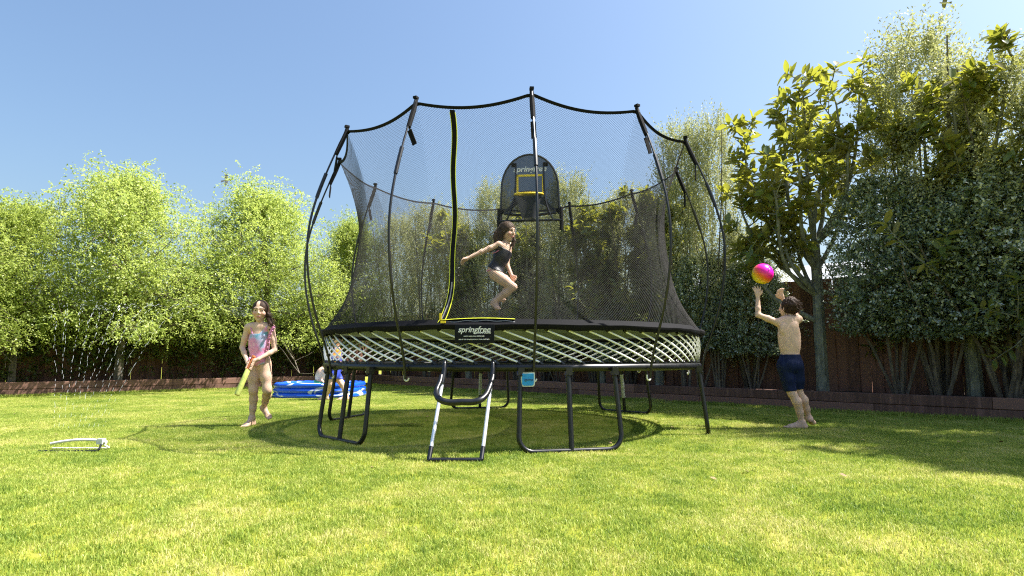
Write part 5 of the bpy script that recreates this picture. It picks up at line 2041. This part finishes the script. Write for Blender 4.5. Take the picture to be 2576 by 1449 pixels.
# boy bending into the pool
CY = 11.2
def cp_(cx, cy, dy=0.0):
    return np.array(at((990 + cx / 5.572) / 1.4907, (1300 + cy / 5.572) / 1.4907, CY + dy))
kb = person('person', (cp_(1180, 0)[0], CY, .16), 'bare backed child in green shorts bending over in the paddling pool')
lo = np.array([cp_(1000, 0)[0] - .1, CY - .35, .05]); hi = np.array([cp_(1600, 0)[0], CY + .35, 1.15])
B = Body(lo, hi, .008)
hp0, wa0, ch0, sh0 = cp_(1170, 740), cp_(1165, 640), cp_(1215, 530), cp_(1290, 455)
torso(B, sh0, ch0, wa0, hp0, .105, .08, .09, .072, .105, .09, np.array([.6, -.3, -.7]), np.array([.3, .95, 0]))
sN, sF = cp_(1270, 490, -.11), cp_(1310, 480, .12)
B.limb(sN, sF, .038, .038, .04)
hdc = cp_(1385, 440, .03)
B.limb(cp_(1310, 455), hdc, .04, .036, .02)
spots, FP = face(B, hdc, (.8, -.3, -.6), (.6, 0, .8), .105, .072)
for s_, e_, w_ in ((sN, cp_(1310, 650, -.12), cp_(1350, 800, -.05)), (sF, cp_(1370, 640, .14), cp_(1420, 790, .12))):
    B.chain([s_, e_, w_], [.034, .026, .018], .02); hand(B, w_, w_ + np.array([.015, 0, -.045]), (0, -1, 0), (.5, 0, -.3), .8, .4)
for dy in (-.075, .075):
    h_ = cp_(1180, 780, dy); kn = cp_(1240, 900, dy); an = np.array([cp_(1190, 0)[0], CY + dy, .2])
    B.chain([h_, kn, an], [.07, .045, .028], .03); foot(B, an, an + np.array([-.03, 0, -.03]), an + np.array([.1, 0, -.035]), an + np.array([.145, 0, -.04]))
link_mesh('body', B.mesh('body', M_skin, WL[kb], 2, painter(spots)), kb)
SB = B.copy(); X, Y, Z = SB.grid()
SB.F = np.maximum(SB.F - .014, (Z - cp_(0, 715)[2] + .25 * (X - hp0[0]) + 0 * Y).astype(np.float32))
SB.F = np.maximum(SB.F, (cp_(0, 900)[2] - Z + 0 * X + 0 * Y).astype(np.float32)); 
for e_, w_ in ((cp_(1310, 650, -.12), cp_(1350, 800, -.05)), (cp_(1370, 640, .14), cp_(1420, 790, .12))): SB.limb(e_, w_ + np.array([.02, 0, -.06]), .05, .06, 0, 'sub')
link_mesh('shorts', SB.mesh('shorts', mat('green_shorts', (.02, .30, .16), .6), WL[kb], 1), kb)
HB_ = Body(lo, hi, .008); HB_.ell(hdc + np.array([-.005, .01, .025]), (.085, .085, .085), None, .01); HB_.ell(hdc + np.array([.06, -.03, -.06]), (.07, .07, .06), None, .01, 'sub')
link_mesh('hair', HB_.mesh('hair', mat('sandy_hair', (.25, .19, .08), .5, var=.4, nscale=60), WL[kb], 1), kb)
# child in a bright rash vest standing beside the pool
CY = 10.35
sb = person('person', (cp_(1500, 0)[0], CY, 0), 'child in orange and navy rash vest and blue shorts standing behind the trampoline legs')
lo = np.array([cp_(1180, 0)[0], CY - .35, -.02]); hi = np.array([cp_(1900, 0)[0], CY + .6, 1.45])
B = Body(lo, hi, .008)
hp0, wa0, ch0, sh0 = cp_(1475, 560), cp_(1500, 380), cp_(1520, 200), cp_(1530, 60)
torso(B, sh0, ch0, wa0, hp0, .105, .078, .092, .07, .105, .085, np.array([-.9, -.4, 0]), np.array([.4, -.9, 0]))
sN, sF = cp_(1510, 70, -.11), cp_(1550, 70, .11)
B.limb(sN, sF, .038, .038, .04)
hdc = cp_(1520, -130)
B.limb(cp_(1530, 60), hdc, .04, .036, .02)
spots, FP = face(B, hdc, (-.8, -.3, -.25), (0, 0, 1), .108, .074)
arms = ((sN, cp_(1430, 250, -.16), cp_(1340, 420, -.1)), (sF, cp_(1600, 260, .16), cp_(1660, 420, .12)))
for s_, e_, w_ in arms:
    B.chain([s_, e_, w_], [.036, .027, .019], .02); hand(B, w_, w_ + np.array([-.01, 0, -.05]), (0, -1, 0), (-.5, 0, -.3), .8, .4)
legs_ = ((cp_(1440, 620, -.06), cp_(1395, 790, -.09), np.array([cp_(1345, 0)[0], CY - .02, .075])), (cp_(1530, 640, .06), cp_(1640, 800, .02), np.array([cp_(1760, 0)[0], CY - .03, .08])))
for h_, kn, an in legs_:
    B.chain([h_, kn, an], [.072, .045, .028], .03); foot(B, an, np.array([an[0] + .025, an[1], .028]), np.array([an[0] - .1, an[1] - .04, .022]), np.array([an[0] - .15, an[1] - .06, .014]))
link_mesh('body', B.mesh('body', M_skin, WL[sb], 2, painter(spots)), sb)
def layer(B, infl, reg_fn, subs=()):
    SB = B.copy(); X, Y, Z = SB.grid()
    SB.F = np.maximum(SB.F - infl, reg_fn(X, Y, Z).astype(np.float32))
    for a_, b_, r_ in subs: SB.limb(a_, b_, r_, r_, 0, 'sub')
    return SB
zw = cp_(0, 445)[2]; zs = cp_(0, 640)[2]
sub2 = [(e_, w_ + np.array([0, 0, -.08]), .05) for s_, e_, w_ in arms]
SB = layer(B, .012, lambda X, Y, Z: np.maximum(Z - zw, zs - .03 - Z) + 0 * X + 0 * Y, sub2)
link_mesh('shorts', SB.mesh('shorts', mat('royal_blue_shorts', (.03, .06, .42), .55), WL[sb], 1), sb)
m_rash, t_, p_, _o = nt('orange_navy_rash_vest')
t_.links.new(ramp(t_, [(.40, (.75, .16, .04)), (.46, (.80, .42, .04)), (.52, (.05, .06, .28)), (.7, (.10, .12, .42))], noise(t_, 5, 1, .5, objco(t_), .6)), p_.inputs['Base Color'])
p_.inputs['Roughness'].default_value = .6
SB = layer(B, .008, lambda X, Y, Z: np.maximum(zw + .004 - Z, Z - cp_(0, 30)[2]) + 0 * X + 0 * Y, [(a_ * .5 + b_ * .5, b_, .05) for a_, b_, c_ in [(e_, w_ + np.array([0, 0, -.08]), 0) for s_, e_, w_ in arms]])
link_mesh('rash_vest', SB.mesh('rash_vest', m_rash, WL[sb], 1), sb)
HB_ = Body(lo, hi, .008); HB_.ell(hdc + np.array([.012, .01, .02]), (.085, .085, .095), None, .01); HB_.ell(hdc + np.array([-.07, -.03, -.03]), (.065, .07, .08), None, .01, 'sub')
link_mesh('hair', HB_.mesh('hair', M_hair2, WL[sb], 1), sb)

# ------------------------------------------------------------------ sprinkler and its jets
SPK = Vector(at(212, 1130, 4.72)); SPK.z = 0
spk = empty('lawn_sprinkler', SPK, 'white curved bar lawn sprinkler at the left edge of the lawn', 'sprinkler')
m_sp = mat('white_sprinkler_plastic', (.72, .70, .66), .4)
bar = [SPK + Vector((x, 0, .052 + .035 * math.cos(x * 5.5))) for x in np.linspace(-.26, .12, 16)]
b = MB(); b.tube(bar, .0105, 10); b.build('spray_bar', m_sp, spk)
b = MB(); b.box(SPK + Vector((.125, 0, .075)), (.045, .045, .04)); b.tube([SPK + Vector((.12, 0, .07)), SPK + Vector((.165, 0, .07))], .014, 10); b.build('motor_housing', m_sp, spk)
for sy in (-.07, .07):
    b = MB(); b.tube([SPK + Vector((-.30, sy, .012)), SPK + Vector((.14, sy, .012)), SPK + Vector((.15, sy * .8, .02)), SPK + Vector((.13, 0, .06))], .008, 8); b.build('skid', m_sp if sy > 0 else M_black, spk)
b = MB()
r2 = np.random.default_rng(12)
for j in range(11):
    x0 = -.24 + .34 * j / 10
    sl = (x0 + .07) * 2.1
    v0 = Vector((sl * 2.6, .85 + .3 * r2.random(), 4.6))
    p0 = SPK + Vector((x0, 0, .09))
    t = .02
    while t < .46:
        p = p0 + v0 * t + Vector((0, 0, -4.9 * t * t))
        sprd = .002 + .02 * t
        p = p + Vector(r2.normal(0, sprd, 3))
        if p.z > .03:
            vel = (v0 + Vector((0, 0, -9.8 * t))).normalized()
            ln = r2.uniform(.012, .04); rr = r2.uniform(.0005, .0012)
            b.tube([p, p + vel * ln * .5, p + vel * ln], [rr * .3, rr, rr * .3], 4, cap=False)
        t += .007 + .012 * r2.random()
m_dr, t_, p_, out_ = nt('water_drops')
p_.inputs['Base Color'].default_value = (.85, .9, .95, 1); p_.inputs['Roughness'].default_value = .08; p_.inputs['Transmission Weight'].default_value = .35; p_.inputs['IOR'].default_value = 1.33
o = b.build('water_spray', m_dr); tag(o, 'thin jets of water drops thrown up by the sprinkler', 'water', kind='stuff')

# ------------------------------------------------------------------ birds
m_bird = mat('grey_feathers', (.10, .10, .105), .7, var=.3, nscale=25)
m_birdw = mat('pale_feathers', (.4, .4, .4), .7)
def bird(c, rz, roll, label):
    o = empty('bird', c, label, 'bird', 'birds in the sky')
    b = MB(); b.sphere((0, 0, 0), (.085, .034, .032), 12, 8); b.sphere((.085, 0, .012), (.027, .023, .023), 10, 6); b.tube([(.108, 0, .012), (.128, 0, .008)], [.007, .001], 6)
    bo_ = link_mesh('body', b.mesh('body', m_birdw), o)
    b = MB(); b.add([(-.06, -.018, 0), (-.06, .018, 0), (-.16, .04, -.004), (-.16, -.04, -.004), (-.06, 0, .008), (-.16, 0, .004)], [(0, 4, 5, 3), (4, 1, 2, 5), (0, 3, 2, 1)]); link_mesh('tail', b.mesh('tail', m_bird), o)
    for s in (-1, 1):
        pts_ = [(.05, .02, .012), (.055, .10, .035), (.02, .19, .04), (-.035, .235, .03), (-.045, .16, .03), (-.05, .09, .025), (-.05, .02, .01)]
        b = MB(); n_ = len(pts_)
        b.add([(x, s * y, z) for x, y, z in pts_] + [(x, s * y, z - .006) for x, y, z in pts_], [tuple(range(n_)), tuple(range(n_, 2 * n_))[::-1]] + [(i, (i + 1) % n_, n_ + (i + 1) % n_, n_ + i) for i in range(n_)])
        link_mesh('wing', b.mesh('wing', m_bird, smooth=False), o)
    o.rotation_euler = (roll, -.25, rz); o.scale = (1.35, 1.35, 1.35)
bird(at(570.5, 453, 22), 0.05, 1.15, 'small grey bird with spread wings flying above the left trees')
bird(at(2376, 7, 20), 2.6, .35, 'dark bird high at the upper right corner')

# ------------------------------------------------------------------ neighbouring house beyond the right fence
m_roof = mat('grey_roof_metal', (.34, .35, .36), .55, var=.1, nscale=3)
m_wall = mat('cream_render', (.42, .40, .35), .8, var=.1)
m_gut = mat('dark_gutter', (.03, .03, .033), .5)
HP = bedline(2040, 4.2); HP.z = 0
ho = empty('neighbour_house', HP, 'neighbouring house with low grey roof behind the right fence', 'house')
Mh = Matrix.Rotation(math.atan2(ER.y, ER.x), 3, 'Z')
def hw(x, y, z): return HP + Mh @ Vector((x, y, z))
b = MB(); b.box(hw(0, 3, 1.0), (7, 6, 2.0), M=Mh); b.build('wall', m_wall, ho, False)
b = MB(); b.add([hw(-3.9, -.5, 2.05), hw(3.9, -.5, 2.05), hw(3.9, 3, 3.05), hw(-3.9, 3, 3.05), hw(3.9, 6.5, 2.05), hw(-3.9, 6.5, 2.05), hw(-3.9, -.5, 1.98), hw(3.9, -.5, 1.98), hw(3.9, 6.5, 1.98), hw(-3.9, 6.5, 1.98)],
              [(0, 1, 2, 3), (3, 2, 4, 5), (6, 7, 1, 0), (1, 7, 8, 4, 2), (0, 3, 5, 9, 6), (5, 4, 8, 9), (6, 9, 8, 7)]); b.build('roof', m_roof, ho, False)
b = MB(); b.box(hw(0, -.56, 1.98), (7.9, .11, .12), M=Mh); b.build('gutter', m_gut, ho, False)
